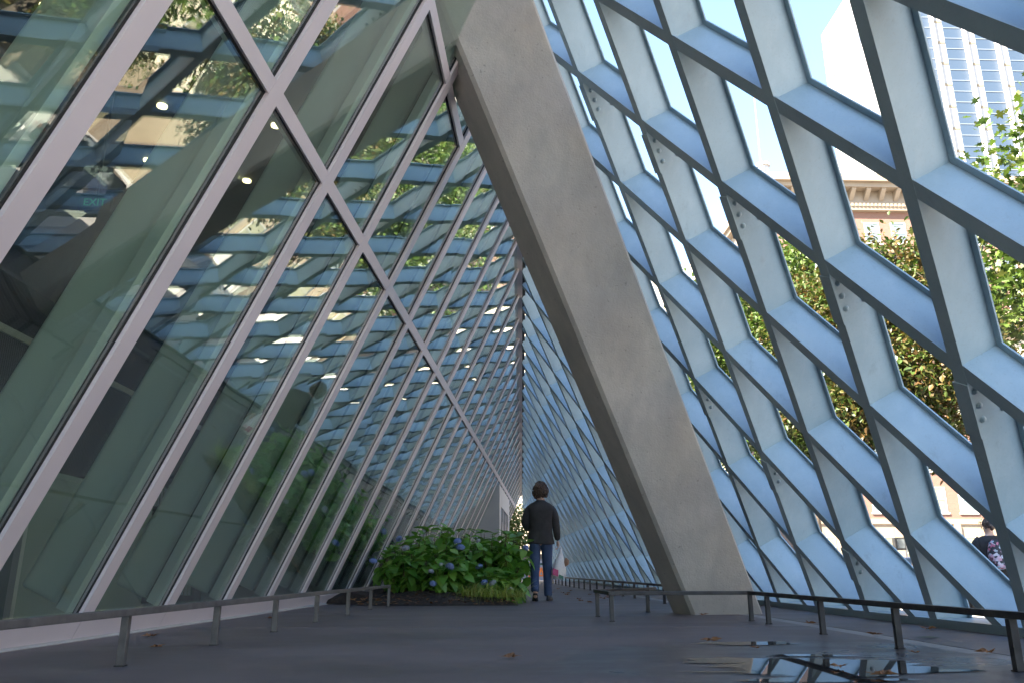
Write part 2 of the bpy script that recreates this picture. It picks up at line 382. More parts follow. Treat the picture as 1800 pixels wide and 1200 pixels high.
# unseen sloping roof, added to keep sky light out above the ridge
pa = [LP(K0*W, ridge_s(K0*W)+.05, -.1), LP((K1+.2)*W, ridge_s(K1*W)+.05, -.1)]
lpart('sky_block_roof', MB().prism([pa[0], pa[1], (pa[1].x-1.9, pa[1].y, 7.42), (-0.5, pa[0].y, 7.42)], (0, 0, .12)), M['library_cladding'])
for (x, y, z) in [(-3.6, 8.2, 7.3), (-4.9, 7.4, 7.3), (-5.6, 8.6, 7.3), (-6.3, 9.8, 7.3), (-5.0, 10.8, 7.3), (-5.9, 12.5, 7.3), (-4.4, 13.2, 7.3), (-4.6, 17, 7.3), (-5.2, 20, 7.3), (-3.1, 6.3, 7.3), (-3.4, 11.3, 7.3)]:
    t = [(x + .075*math.cos(a), y + .075*math.sin(a), z-.035) for a in [2*math.pi*i/14 for i in range(14)]]
    lpart('downlight', MB().prism(t, (0, 0, .033)), M['lamp'])

# ------------------------------------------------------------------ glass wall
gw = empty('glass_wall', oL); tag(gw, 'leaning green glass wall with pinkish aluminium mullions beside the planting bed', 'glass wall')
def gpart(name, mb, m, parent=gw):
    o = mb.build(name, m); o.parent = parent; o.matrix_parent_inverse = Matrix.Translation(-oL) if parent is gw else Matrix.Identity(4); return o
def lbox(b0, b1, s0a, s1a, o0, o1, s0b=None, s1b=None):
    """prism in wall coordinates; the top may follow the ridge"""
    s0b = s0a if s0b is None else s0b; s1b = s1a if s1b is None else s1b
    return MB().hexa([LP(b0, s0a, o0), LP(b1, s0b, o0), LP(b1, s0b, o1), LP(b0, s0a, o1), LP(b0, s1a, o0), LP(b1, s1b, o0), LP(b1, s1b, o1), LP(b0, s1a, o1)])
CAP = 0.14
T1, T2 = 3.56, 5.42
for k in range(K0, K1+1):
    b1 = k*W; b0 = b1 - CAP; top = ridge_s(b1) - 0.03
    mu = gpart('mullion', lbox(b0, b1, 0.0, top, -0.013, 0.012), M['alu'])
    gk = gpart('gasket', lbox(b0-.016, b1+.012, 0.0, top, -0.045, -0.014), M['gasket'])
    ifr = gpart('inner_frame', lbox(b0-.085, b1-.02, 0.02, top-.05, -0.13, -0.052), M['alu_light'])
    fin = gpart('fin', lbox(b0+.015, b1-.03, 0.0, top-.22, -0.50, -0.20), M['fin'])
    bevel(fin, 0.035, 3)
    gpart('fin_bracket', lbox(b0+.045, b1-.06, 0.02, top-.22, -0.205, -0.125), M['gasket'])
    if k == K1: continue
    # panes of the bay between this mullion and the next
    p0, p1 = b1 + .004, b1 + W - CAP - .004
    lev = [(0.03, T1-.06), (T1+.06, None)]
    if k < 3: lev = [(0.03, T1-.06), (T1+.06, T2-.06), (T2+.06, None)]
    for (s0, s1) in lev:
        if s1 is None:
            sa, sb = ridge_s(p0)-.05, ridge_s(p1)-.05
        else: sa = sb = s1
        ti = [random.uniform(-.004, .004) for _ in range(4)]
        m = MB().hexa([LP(p0, s0, -.030+ti[0]), LP(p1, s0, -.030+ti[1]), LP(p1, s0, -.018+ti[1]), LP(p0, s0, -.018+ti[0]),
                       LP(p0, sa, -.030+ti[2]), LP(p1, sb, -.030+ti[3]), LP(p1, sb, -.018+ti[3]), LP(p0, sa, -.018+ti[2])])
        gpart('pane', m, M['glass'])
    for T in ([T1, T2] if k < 3 else [T1]):
        gpart('transom', lbox(b1+.001, b1+W-CAP-.001, T-.05, T+.05, -.013, .010), M['alu'])
        gpart('transom_gasket', lbox(b1+.013, b1+W-CAP-.017, T-.064, T+.064, -.044, -.015), M['gasket'])
        gpart('inner_transom', lbox(b1, b1+W-CAP-.09, T-.04, T+.04, -.125, -.054), M['alu_light'])
    # sill pieces
    gpart('sill', lbox(b1-CAP+.001, b1+W-CAP-.004, -.128, -.002, -.03, .036), M['alu'])
kx = K0*W; ex = (K1)*W
gpart('base_kerb', MB().hexa([LP(kx, -.16, -.10), LP(ex, -.16, -.10), LP(ex, -.16, .065), LP(kx, -.16, .065), LP(kx, -.13, -.10), LP(ex, -.13, -.10), LP(ex, -.13, .065), LP(kx, -.13, .065)]), M['concrete'])
ra, rb = LP(kx, ridge_s(kx)), LP(ex+.1, ridge_s(ex+.1))
gpart('ridge_cap', MB().bar(ra + Vector((0, 0, -.03)), rb + Vector((0, 0, -.03)), .10, .05), M['alu'])
gpart('ridge_gasket', MB().bar(ra + Vector((0, 0, .035)), rb + Vector((0, 0, .035)), .22, .07), M['gasket'])

# vestibule boxed out from the glass wall, far down the passage
vs = empty('vestibule', (0.49, 27.3, 0)); tag(vs, 'light grey wedge shaped entrance vestibule projecting from the far glass wall', 'vestibule')
def vpart(name, mb, m, parent=vs):
    o = mb.build(name, m); o.parent = parent
    if parent is vs: o.matrix_parent_inverse = Matrix.Translation((-.49, -27.3, 0))
    return o
vpart('front_wall', MB().prism([(-1.03, 27.3, 0), (.49, 27.3, 0), (.49, 27.3, 3.36), (.40, 27.3, 3.30)], (.012, .12, 0)), M['grey_wall'])
for (y0, y1, z0, z1, m, nm, o) in [(27.32, 28.0, 0, 3.3, 'grey_wall', 'side_wall', 0), (28.0, 32.9, 2.62, 3.3, 'grey_wall', 'door_head', 0), (32.9, 33.6, 0, 3.3, 'grey_wall', 'side_wall', 0),
                                (28.0, 28.1, 0, 2.62, 'alu', 'door_post', .01), (29.6, 29.7, 0, 2.62, 'alu', 'door_post', .01), (31.2, 31.3, 0, 2.62, 'alu', 'door_post', .01), (32.8, 32.9, 0, 2.62, 'alu', 'door_post', .01)]:
    xa = .49 + (y0-27.3)*.083; xb = .49 + (y1-27.3)*.083
    vpart(nm, MB().hexa([(xa-.1, y0, z0), (xa+o, y0, z0), (xb+o, y1, z0), (xb-.1, y1, z0), (xa-.1, y0, z1), (xa+o, y0, z1), (xb+o, y1, z1), (xb-.1, y1, z1)]), M[m])
for y0 in (28.1, 29.7, 31.3):
    xa = .49 + (y0-27.3)*.083; xb = .49 + (y0+1.5-27.3)*.083
    d = vpart('door_pane', MB().hexa([(xa-.05, y0, .01), (xa-.03, y0, .01), (xb-.03, y0+1.5, .01), (xb-.05, y0+1.5, .01), (xa-.05, y0, 2.61), (xa-.03, y0, 2.61), (xb-.03, y0+1.5, 2.61), (xb-.05, y0+1.5, 2.61)]), M['window_dark'])
    MB().tube([(xa+.05, y0+.12, .7), (xa+.05, y0+.12, 2.1)], .025, 8).build('door_handle', M['alu'], d)

# ------------------------------------------------------------------ steel lattice
lat = empty('steel_lattice', (3.85, 15, 0)); tag(lat, 'leaning diamond lattice of pale blue steel beams facing the street', 'lattice')
LINV = Matrix.Translation((-3.85, -15, 0))
def latpart(name, me):
    o = link(name, me); o.parent = lat; o.matrix_parent_inverse = LINV; return o
def node(r, i): return oR + uR*HR*r + Vector((0, W*i, 0))
dT = (node(0, .5) - node(1, 0)).normalized()          # long beams: down and away from the camera
dS = (node(0, -.5) - node(1, 0)).normalized()         # cross beams: down and towards it
pT = nR.cross(dT); pS = nR.cross(dS)
FL, TH, DEP = 0.104, 0.011, 0.325
BASE_Z = 0.07
pl_base = (Vector((0, 0, BASE_Z)), Vector((0, 0, 1)))
pl_roof = (LP(0, 0, 0.07), nL)
def cut(P, d, plane): return P + d * ((plane[0]-P).dot(plane[1]) / d.dot(plane[1]))
def ibeam(mb, C, d, p, plA, plB, inset=0.0):
    for (w0, w1, h0, h1) in [(-FL/2, FL/2, inset, inset+TH), (-.006, .006, inset+TH, DEP-inset-TH), (-FL/2, FL/2, DEP-inset-TH, DEP-inset)]:
        cs = [C + p*w + nR*h for (w, h) in ((w0, h0), (w1, h0), (w1, h1), (w0, h1))]
        mb.hexa([cut(c, d, plA) for c in cs] + [cut(c, d, plB) for c in cs])
    return mb
C0, C1 = -8, 31
def row_ridge(r, i): return (node(r, i) - pl_roof[0]).dot(nL)       # >0 : still in front of the glass
s_proto = None
beams = []
for c in range(C0, C1+1):
    C = node(0, c)
    mb = ibeam(MB(), C, dT, pT, pl_roof, pl_base)
    o = latpart('long_beam', mb.mesh('long_beam', M['steel'])); beams.append(o)
    # cross beams between this long beam and the previous one (towards the camera)
    for r in range(0, 9):
        up = node(r, c - r/2)                         # upper node on this beam
        lo = node(r-1, c - 1 - (r-1)/2)               # lower node on the previous beam
        f_up = row_ridge(r, c - r/2); f_lo = row_ridge(r-1, c-1-(r-1)/2)
        if f_lo < 0.06: continue
        nw = nR.cross(dT).normalized()
        plA = (up - nw*0.0062*(1 if (lo-up).dot(nw) < 0 else -1), nw)
        plB = (lo + nw*0.0062*(1 if (lo-up).dot(nw) < 0 else -1), nw)
        full = f_up > .15 and r-1 >= 0
        if not full:
            if f_up <= .15: plA = pl_roof
            if r-1 < 0: plB = pl_base
            me = ibeam(MB(), up, dS, pS, plA, plB, 0.002).mesh('cross_beam', M['steel']); latpart('cross_beam', me)
        else:
            if s_proto is None:
                z = Vector((0, 0, 0)); A = (plA[0]-up, nw); B = (plB[0]-up, nw)
                mb = ibeam(MB(), z, dS, pS, A, B, 0.002)
                s_proto = mb.mesh('cross_beam', M['steel'])
            o = latpart('cross_beam', s_proto); o.location = up
        # rounded stiffener at the outer flange and a pale sealant line at the joint
        if r >= 1 and f_up > .15 and up.y < 16:
            q = up - pT*0*1.0
            sgn = -1 if (lo-up).dot(nw) < 0 else 1
            st = MB(); a = q + nw*sgn*.030
            st.bar(a + dT*.052 + nR*.014, a + dT*.052 + nR*(DEP-.014), .005, .005)
            st.build('sealant_line', M['steel_seam']).parent = lat
            lat.children[-1].matrix_parent_inverse = LINV
# bolted splice plates below every third line of nodes
bolt_me = MB()
bolt_me.loft([[(.021*k*math.cos(a), .021*k*math.sin(a), z) for a in [2*math.pi*i/10 for i in range(10)]] for (k, z) in ((1.15, 0), (1.15, .004), (.85, .0045), (.8, .013), (.5, .019))])
bolt_mesh = bolt_me.mesh('bolt', M['steel'], True)
for c in range(-3, 22):
    for e in (-7, -4, -1, 2, 5, 8, 11, 14, 17, 20):
        r = c - e
        if r < 0 or r > 6 or row_ridge(r, c - r/2) < .5: continue
        P = node(r, c - r/2)
        a0, a1 = 0.14, 0.47
        if (P + dT*a1).z < .2: continue
        side = -1                                             # the face turned to the camera
        nn = pT*side if (pT*side).y < 0 else -pT*side
        base = P + nn*.0075
        mb = MB().prism([base + dT*a0 + nR*.016, base + dT*a1 + nR*.016, base + dT*(a1-.0) + nR*.288, base + dT*a0 + nR*.288], nn*.009)
        sp = latpart('splice_plate', mb.mesh('splice_plate', M['steel']))
        mf = MB().prism([P + dT*(a0-.03) - pT*.060 - nR*.002, P + dT*(a1+.03) - pT*.060 - nR*.002, P + dT*(a1+.03) + pT*.060 - nR*.002, P + dT*(a0-.03) + pT*.060 - nR*.002], -nR*.009)
        fp = latpart('flange_plate', mf.mesh('flange_plate', M['steel']))
        if P.y < 13:
            q = nn.to_track_quat('Z', 'Y')
            for (t, h) in ((.20, .07), (.305, .07), (.41, .07), (.20, .235), (.305, .235), (.41, .235)):
                b = link('bolt', bolt_mesh); b.parent = sp; b.matrix_parent_inverse = Matrix.Identity(4)
                b.location = base + nn*.009 + dT*t + nR*h; b.rotation_euler = q.to_euler()
# base beam under the lattice
xb = oR.x + (oR.z - 0.0)/math.tan(bR)
def xin(z): return oR.x + (oR.z - z)/math.tan(bR)
mb = MB().prism([(xin(0)-.004, 0, -.02), (xin(0)+.36, 0, -.02), (xin(BASE_Z)+.36, 0, BASE_Z), (xin(BASE_Z)-.004, 0, BASE_Z)], (0, 1, 0))
for v in range(len(mb.v)):
    x, y, z = mb.v[v]; mb.v[v] = (x, -3.5 if y < .5 else 42.0, z)
latpart('base_beam', mb.mesh('base_beam', M['steel']))
latpart('base_plate', MB().box(xin(0)-.05, xin(0)+.55, -3.5, 42, -.03, -.004).mesh('base_plate', M['gasket']))

# ------------------------------------------------------------------ leaning concrete column
FLp, FRp = [Vector((2.27, 8.95, -.3)) , Vector((-.58, 6.33, 5.95))], [Vector((3.16, 9.20, -.3)), Vector((.33, 6.48, 6.15))]
FLp[0] = Vector((2.252, 8.937, 0)) + (Vector((2.252, 8.937, 0)) - Vector((-.304, 6.582, 5.348)))*.03
FLp[1] = Vector((-.304, 6.582, 5.348)) + (Vector((-.304, 6.582, 5.348)) - Vector((2.252, 8.937, 0)))*.17
fr0, fr1 = Vector((3.10, 9.14, 0.0)), Vector((0.45, 6.59, 5.90))
FRp[0] = fr0 + (fr0-fr1)*.03; FRp[1] = fr1 + (fr1-fr0)*.12
bo = Vector((-.118, .47, 0)); bt = Vector((-.02, .70, -.24))
col_mb = MB()
rings = []
for i in range(15):
    t = i/14
    a = FLp[0].lerp(FLp[1], t); b = FRp[0].lerp(FRp[1], t); off = bo.lerp(bt, t)
    e = .035; dd = (b-a).normalized(); oo = off.normalized()
    rings.append([a + dd*e, b - dd*e, b + oo*e, b + off - oo*e, b + off - dd*e, a + off + dd*e, a + off - oo*e, a + oo*e])
col_mb.loft(rings)
cc = col_mb.build('concrete_column', M['concrete'])
tag(cc, 'massive grey concrete column leaning from the pavement up into the glass wall', 'column')

# ------------------------------------------------------------------ low rails
def rail(name, label, pts, posts, top, m, t=0.038, group='low rails along the passage'):
    o = empty(name, (pts[0][0], pts[0][1], 0)); tag(o, label, 'rail', group)
    inv = Matrix.Translation((-pts[0][0], -pts[0][1], 0))
    for a, b in zip(pts[:-1], pts[1:]):
        a = Vector((a[0], a[1], top-.0175)); b = Vector((b[0], b[1], top-.0175)); d = (b-a).normalized()*.0205
        p = MB().bar(a-d*.98, b+d*.9, .040, .035).build('top_bar', m); p.parent = o; p.matrix_parent_inverse = inv; bevel(p, .004)
    for i, (x, y) in enumerate(posts):
        p = MB().box(x-.019, x+.019, y-.019, y+.019, -.02, top-.036).build('post', m); p.parent = o; p.matrix_parent_inverse = inv; bevel(p, .003)
        f = MB().box(x-.024, x+.024, y-.024, y+.024, .0005, .006).build('foot', M['gasket'], None); f.parent = o; f.matrix_parent_inverse = inv
    return o
LPo = [(-1.98, .9), (-1.95, 2.0), (-1.88, 3.15), (-1.81, 4.30), (-1.725, 5.46), (-1.635, 6.60), (-1.553, 7.79), (-1.47, 9.05), (-1.40, 10.3), (-1.27, 11.1)]
rail('low_rail', 'low galvanised rail on short posts along the glass wall', [(-1.99, .8), (-1.27, 11.1)], LPo, .278, M['rail'])
rail('low_rail', 'low dark steel rail wrapping the foot of the concrete column', [(2.50, .6), (2.55, 7.91), (1.19, 7.80), (1.17, 8.66), (1.90, 9.58), (2.05, 9.9)],
     [(2.505, 1.5), (2.51, 2.7), (2.525, 3.93), (2.532, 5.06), (2.545, 6.22), (2.548, 7.41), (2.55, 7.89), (1.20, 7.81), (1.18, 8.64), (1.89, 9.56)], .272, M['rail_dark'])
far_posts = [(2.62 - i*.004, 12.0 + i*1.17) for i in range(18)]
rail('low_rail', 'long low dark rail on many posts along the far steel lattice', [(2.62, 11.8), (2.55, 32.2)], far_posts, .272, M['rail_dark'])

# ------------------------------------------------------------------ puddles and damp ground
def blob(cx, cy, rx, ry, seed, n=46, k=.25, rot=0):
    r_ = random.Random(seed); ph = [r_.uniform(0, 6.28) for _ in range(6)]
    out = []
    for i in range(n):
        t = 2*math.pi*i/n
        q = 1 + k*sum(math.sin((j+2)*t + ph[j])/(j+1.5) for j in range(5))
        x, y = rx*q*math.cos(t), ry*q*math.sin(t)
        out.append((cx + x*math.cos(rot) - y*math.sin(rot), cy + x*math.sin(rot) + y*math.cos(rot)))
    return out
def sheet(poly, z, name, m):
    mb = MB(); mb.add([(x, y, z) for x, y in poly], [tuple(range(len(poly)))]); return mb.build(name, m)
for poly, m, lb in ((blob(1.66, 4.02, 1.0, .95, 11, 70, .1), 'water', 'wide shallow puddle on the pavement mirroring the blue lattice'), (blob(1.70, 5.45, .62, .22, 23, 60, .1), 'water_thin', 'thin sliver of puddle beside a curled brown leaf')):
    o = sheet(poly, .0045, 'puddle', M[m]); tag(o, lb, 'puddle', 'puddles on the pavement')

# ------------------------------------------------------------------ soil bed, hydrangeas, grasses
def bed_in(x, y):      # planting bed, wedge along the glass wall
    return y > 11.3 and x < .55 - (y-11.3)*.085 and x > -1.72 + (y-11.3)*.083
mb = MB(); nx, ny = 44, 60; idx = {}
for j in range(ny+1):
    y = 11.32 + (21.5-11.32)*(j/ny)**1.4
    xl = -2.46 + (y-11.32)*.083 if y > 11.9 else -1.75; xr = .47 - (y-11.32)*.02
    for i in range(nx+1):
        u = i/nx; x = xl + (xr-xl)*u
        e = min(1, min(u, 1-u)*7)*min(1, (y-11.32)/.8)
        z = .006 + e*(.15 + .035*math.sin(x*5+y*2) + random.uniform(-.02, .02))
        mb.v.append((x + (random.uniform(-.02, .02) if 0 < i < nx else 0), y, z))
for j in range(ny):
    for i in range(nx):
        a = j*(nx+1)+i; mb.f.append((a, a+1, a+nx+2, a+nx+1))
soil = mb.build('planting_soil', M['soil']); soil['kind'] = 'structure'

def leaf_shape(L, Wd, curl=.25, fold=.18):
    """broad pointed leaf along +Y, drooping tip, folded on the midrib"""
    st = [(0, .08), (.18, .62), (.42, 1.0), (.68, .78), (.88, .32), (1.0, 0.0)]
    v = []; f = []
    for t, w in st:
        z = -curl*L*t*t; x = w*Wd/2
        v += [(-x, t*L, z + fold*x), (0, t*L, z), (x, t*L, z + fold*x)]
    for i in range(len(st)-1):
        a = i*3; f += [(a, a+1, a+4, a+3), (a+1, a+2, a+5, a+4)]
    return v, f
hyd_leaves = []
for (L, Wd, cu) in ((.23, .145, .35), (.20, .13, .2), (.26, .155, .45), (.17, .11, .25)):
    v, f = leaf_shape(L, Wd, cu); hyd_leaves.append((v, f, MB().add(v, f).mesh('leaf', M['leaf_hyd'], True)))
def rot_from(yaw, pitch, roll): return Matrix.Rotation(yaw, 3, 'Z') @ Matrix.Rotation(pitch, 3, 'X') @ Matrix.Rotation(roll, 3, 'Y')
def flower_head(r, m, n=70):
    mb = MB()
    for i in range(n):
        t = math.acos(1 - 1.65*(i+.5)/n); p = i*2.39996
        d = Vector((math.sin(t)*math.cos(p), math.sin(t)*math.sin(p), math.cos(t)*.82)); c = d*r*random.uniform(.9, 1.06)
        a = d.orthogonal().normalized(); b = d.cross(a); s = r*.2; q = random.uniform(0, 1.5)
        a, b = a*math.cos(q)+b*math.sin(q), b*math.cos(q)-a*math.sin(q)
        for (u, w) in ((a, b), (-a, -b), (b, -a), (-b, a)):
            mb.add([c, c + (u+w)*s*.55 + d*s*.15, c + u*s*1.15 - d*s*.1, c + (u-w)*s*.55 + d*s*.15], [(0, 1, 2, 3)])
    core = MB().tube([(0, 0, -r*.5), (0, 0, -r*.1), (0, 0, r*.4), (0, 0, r*.62)], [r*.2, r*.62, r*.6, r*.15], 8)
    mb.add(core.v, core.f)
    return mb.mesh('flower_head', m)
FH = [flower_head(.07, M['petal']), flower_head(.055, M['petal']), flower_head(.062, M['petal_pale']), flower_head(.04, M['petal_pale'])]
def hydrangea(x, y, rx, ry, h, label, nl, nb, flowers, seed):
    r_ = random.Random(seed)
    root = empty('hydrangea_shrub', (x, y, .08)); tag(root, label, 'shrub', 'hydrangeas in the planting bed')
    stems = MB(); back = MB()
    tips = []
    for i in range(34):
        a = r_.uniform(0, 6.283); q = math.sqrt(r_.uniform(.05, 1))
        tx, ty = rx*q*math.cos(a), ry*q*math.sin(a); tz = h*(.55 + .45*math.sqrt(max(0, 1-q*q)))*r_.uniform(.82, 1.0)
        if i % 3 == 0: tz *= r_.uniform(.45, .8)
        p0 = Vector((tx*.35, ty*.35, 0)); p1 = Vector((tx*.75, ty*.75, tz*.55)); p2 = Vector((tx, ty, tz))
        stems.tube([p0, p1, p2], [.011, .008, .004], 5); tips.append((p0, p1, p2))
    # leaves in opposite pairs up the stems
    k = 0; cand = []
    for (p0, p1, p2) in tips:
        yaw0 = r_.uniform(0, 3.14)
        for j in range(6):
            t = 1 - j*.13
            P = p1.lerp(p2, (t-.5)*2) if t > .5 else p0.lerp(p1, t*2)
            for s in (0, math.pi):
                yaw = yaw0 + (j % 2)*1.57 + s + r_.uniform(-.35, .35)
                pit = r_.uniform(-.65, .12) if j else r_.uniform(.25, .8)
                cand.append((P + Vector((0, 0, r_.uniform(-.01, .01))), yaw, pit - j*.03, r_.uniform(-.35, .35), r_.uniform(.75, 1.25)*(1 if j else .8)))
    # the leaves turned to the path and the top are separate parts, those inside the bush are one mass
    cand.sort(key=lambda c: -(c[0].z*1.0 - c[0].y*.9 + r_.uniform(-.12, .12)))
    for n_, (P, yaw, pit, rol, sca) in enumerate(cand):
        v, f, me = hyd_leaves[r_.randrange(4)]
        Rm = rot_from(yaw, pit, rol)
        if n_ < nl:
            o = link('leaf', me, root); o.location = P; o.rotation_euler = Rm.to_euler(); o.scale = (sca, sca, sca)
        else:
            back.add([P + Rm @ (Vector(q)*sca) for q in v], f)
    for i in range(nb//3):
        P = Vector((r_.gauss(0, rx*.5), r_.gauss(0, ry*.5), r_.uniform(.05, h*.75)))
        v, f, me = hyd_leaves[r_.randrange(4)]; Rm = rot_from(r_.uniform(0, 6.28), r_.uniform(-.7, .6), r_.uniform(-.6, .6)); s = r_.uniform(.6, 1.1)
        back.add([P + Rm @ (Vector(q)*s) for q in v], f)
    stems.build('stems', M['stem'], root)
    o = back.build('foliage', M['leaf_hyd'], root, True); o['kind'] = 'stuff'
    for (fx, fy, fz, ty) in flowers:
        o = link('flower_head', FH[ty], root); o.location = (fx-x, fy-y, fz-.08); o.rotation_euler = (r_.uniform(-.2, .7), r_.uniform(-.4, .4), r_.uniform(0, 6))
        k_ = r_.uniform(.8, 1.05); o.scale = (k_*r_.uniform(.85, 1.15), k_*r_.uniform(.85, 1.1), k_*r_.uniform(.75, 1))
hydrangea(-1.15, 12.65, .46, .5, .82, 'hydrangea shrub with a pale faded flower head next to the glass wall', 62, 160, [(-1.17, 12.15, .78, 2), (-1.66, 12.3, .60, 0)], 1)
hydrangea(-.62, 12.45, .54, .5, .68, 'hydrangea shrub with blue and white flower heads behind the soil edge', 66, 160, [(-.50, 11.93, .52, 0), (-.63, 11.95, .55, 3), (-.77, 11.95, .45, 2), (-.74, 11.93, .28, 1)], 2)
hydrangea(-.55, 13.2, .64, .55, 1.08, 'tall hydrangea shrub topped by a large bright blue flower head', 60, 200, [(-.42, 12.62, .90, 0), (-.37, 12.60, .81, 0)], 3)
hydrangea(.18, 13.05, .60, .55, 1.04, 'leafy hydrangea shrub with a small blue bloom beside the walking man', 66, 200, [(.64, 12.65, .80, 1), (-.1, 12.5, .9, 3), (-.08, 12.5, .52, 1)], 4)
hydrangea(.1, 14.2, .6, .6, 1.08, 'hydrangea shrub at the back of the planting bed', 34, 260, [], 5)
hydrangea(-1.0, 14.6, .7, .8, 1.2, 'hydrangea shrub pressed against the glass behind the others', 24, 260, [(-1.5, 14.3, 1.0, 0)], 6)
hydrangea(.18, 12.2, .40, .25, .36, 'low hydrangea sprigs with faded blooms just above the grass clump', 16, 40, [(.0, 11.93, .30, 1), (.12, 11.92, .29, 2), (.38, 11.9, .2, 3)], 9)

def grass_clump(x, y, n, L, lean, label, seed):
    r_ = random.Random(seed); mb = MB()
    for i in range(n):
        a = r_.gauss(lean, 1.5); q = r_.uniform(.35, 1.45)*L; sp = r_.uniform(.35, 1.1); ri = r_.uniform(.55, 1.3); dr = ri*r_.uniform(.7, 1.25)
        b0 = Vector((r_.gauss(0, .045), r_.gauss(0, .04), 0)); d = Vector((math.cos(a), math.sin(a), 0)); s = d.cross(Vector((0, 0, 1)))*.0062
        pts = []
        for k in range(7):
            t = k/6; pts.append(b0 + d*q*sp*.8*t + Vector((0, 0, q*(ri*t - dr*t*t))))
        base = len(mb.v)
        for k, p in enumerate(pts):
            w = s*(1 - .85*(k/6)); mb.v += [tuple(p-w), tuple(p+w)]
        for k in range(6): mb.f.append((base+2*k, base+2*k+1, base+2*k+3, base+2*k+2))
    o = mb.build('grass_clump', M['grass']); o.location = (x, y, .10); tag(o, label, 'grass', 'arching grass clumps at the bed edge')
grass_clump(-.22, 11.95, 120, .50, -1.3, 'upright yellow green grass clump in front of the hydrangeas', 1)
grass_clump(.06, 11.80, 140, .38, -1.1, 'yellow green grass clump arching over the dark soil', 2)
grass_clump(.28, 11.72, 130, .36, -.8, 'grass clump drooping over the pavement corner of the bed', 3)
grass_clump(.45, 11.80, 90, .36, -.3, 'loose grass tuft spilling from the bed onto the path', 4)

# chips and litter in the bed
mb = MB()
for i in range(260):
    x = random.uniform(-1.6, .45); y = 11.36 + abs(random.gauss(0, .35)); s = random.uniform(.012, .04); a = random.uniform(0, 6.28)
    z = .012 + min(1, (y-11.32)/.8)*.165
    c = Vector((x, y, z)); d = Vector((math.cos(a), math.sin(a), random.uniform(-.3, .3)))*s; e = Vector((-math.sin(a), math.cos(a), random.uniform(-.3, .3)))*s*.6
    mb.add([c-d, c-e, c+d, c+e], [(0, 1, 2, 3)])
o = mb.build('leaf_litter', M['dead_leaf']); tag(o, 'dry leaf litter scattered over the dark soil of the bed', 'leaf litter', kind='stuff')

# ------------------------------------------------------------------ fallen leaves
def maple_leaf(seed, L=.07):
    r_ = random.Random(seed); v = [(0, 0, .008)]; n = 20
    for i in range(n):
        t = 2*math.pi*i/n; lob = (1.0 if i % 4 == 0 else .55 if i % 2 == 0 else .42)*r_.uniform(.85, 1.1)
        x, y = L*lob*math.cos(t), L*lob*math.sin(t); v.append((x, y, r_.uniform(.0, .02) + .28*abs(y)*r_.uniform(.3, 1)))
    f = [(0, i+1, (i+1) % n + 1) for i in range(n)]
    mb = MB().add(v, f); mb.tube([(-L*.3, 0, .006), (-L*1.2, .01, .012)], [.0015, .001], 4)
    return mb.mesh('fallen_leaf', M['dead_leaf'], False)
ML = [maple_leaf(i) for i in range(5)]
leaf_specs = [  # x, y, scale, label
 (.15, 4.58, .85, 'curled brown leaf lying alone in the middle of the pavement'),
 (1.50, 5.52, 1.1, 'upright curled brown leaf at the edge of the thin puddle'),
 (1.63, 5.02, .6, 'small flat reddish leaf between the two puddles'),
 (1.78, 3.72, 1.0, 'orange leaf floating in the front puddle'),
 (1.72, 4.05, .8, 'pale brown leaf lying in the wide puddle'),
 (2.90, 7.35, .9, 'dry brown leaf on the pale drain strip behind a rail post'),
 (2.86, 6.05, .9, 'orange leaf on the pale drain strip beside a rail post'),
 (2.33, 8.78, .9, 'orange leaf against the foot of the concrete column'),
 (3.45, 5.1, 1.2, 'dark dry leaf against the steel base beam'),
 (3.55, 6.6, 1.2, 'brown leaf caught at the foot of the lattice'),
 (2.88, 4.75, .9, 'brown leaf on the drain strip close to the steel base'),
 (2.84, 4.25, 1.1, 'big dry leaf at the near end of the drain strip'),
 (2.46, 4.75, .6, 'small flat brown leaf on the damp pavement by the rail'),
 (-2.0, 5.25, .7, 'dark dry leaf on the pavement below the glass sill'),
 (-2.38, 6.1, 1.0, 'orange leaf leaning on the glass wall kerb'),
 (-2.1, 8.3, .8, 'brown leaf by the kerb between two rail posts')]
for i, (x, y, s, lb) in enumerate(leaf_specs):
    o = link('fallen_leaf', ML[i % 5]); o.location = (x, y, .004 if 'puddle' not in lb else .008); o.scale = (s, s, s*1.1); o.rotation_euler = (0, 0, i*1.9); tag(o, lb, 'leaf', 'fallen leaves on the pavement')
for i in range(26):
    u = random.random()
    if i < 16: x, y = random.uniform(1.3, 2.5), random.uniform(10.5, 24); lb = 'small dry leaf scattered on the path beyond the column'
    else: x, y = -1.62 + random.uniform(-.25, .2), random.uniform(10.9, 12.2); lb = 'orange dry leaf heaped at the bed corner by the rail end'
    o = link('fallen_leaf', ML[i % 5]); o.location = (x, y, .004 if i < 16 else random.uniform(.03, .09)); s = random.uniform(.7, 1.1); o.scale = (s, s, s*1.2); o.rotation_euler = (random.uniform(-.2, .2) if i >= 16 else 0, 0, random.uniform(0, 6.28))
    tag(o, lb, 'leaf', 'fallen leaves on the path' if i < 16 else 'leaves heaped at the bed corner')
gl = MB().add(*leaf_shape(.16, .07, .02, .1)).build('green_leaf', M['leaf_tree']); gl.location = (3.2, 5.8, .008); gl.rotation_euler = (0, 0, 1.2)
tag(gl, 'single pale green leaf lying between the drain strip and the lattice', 'leaf')

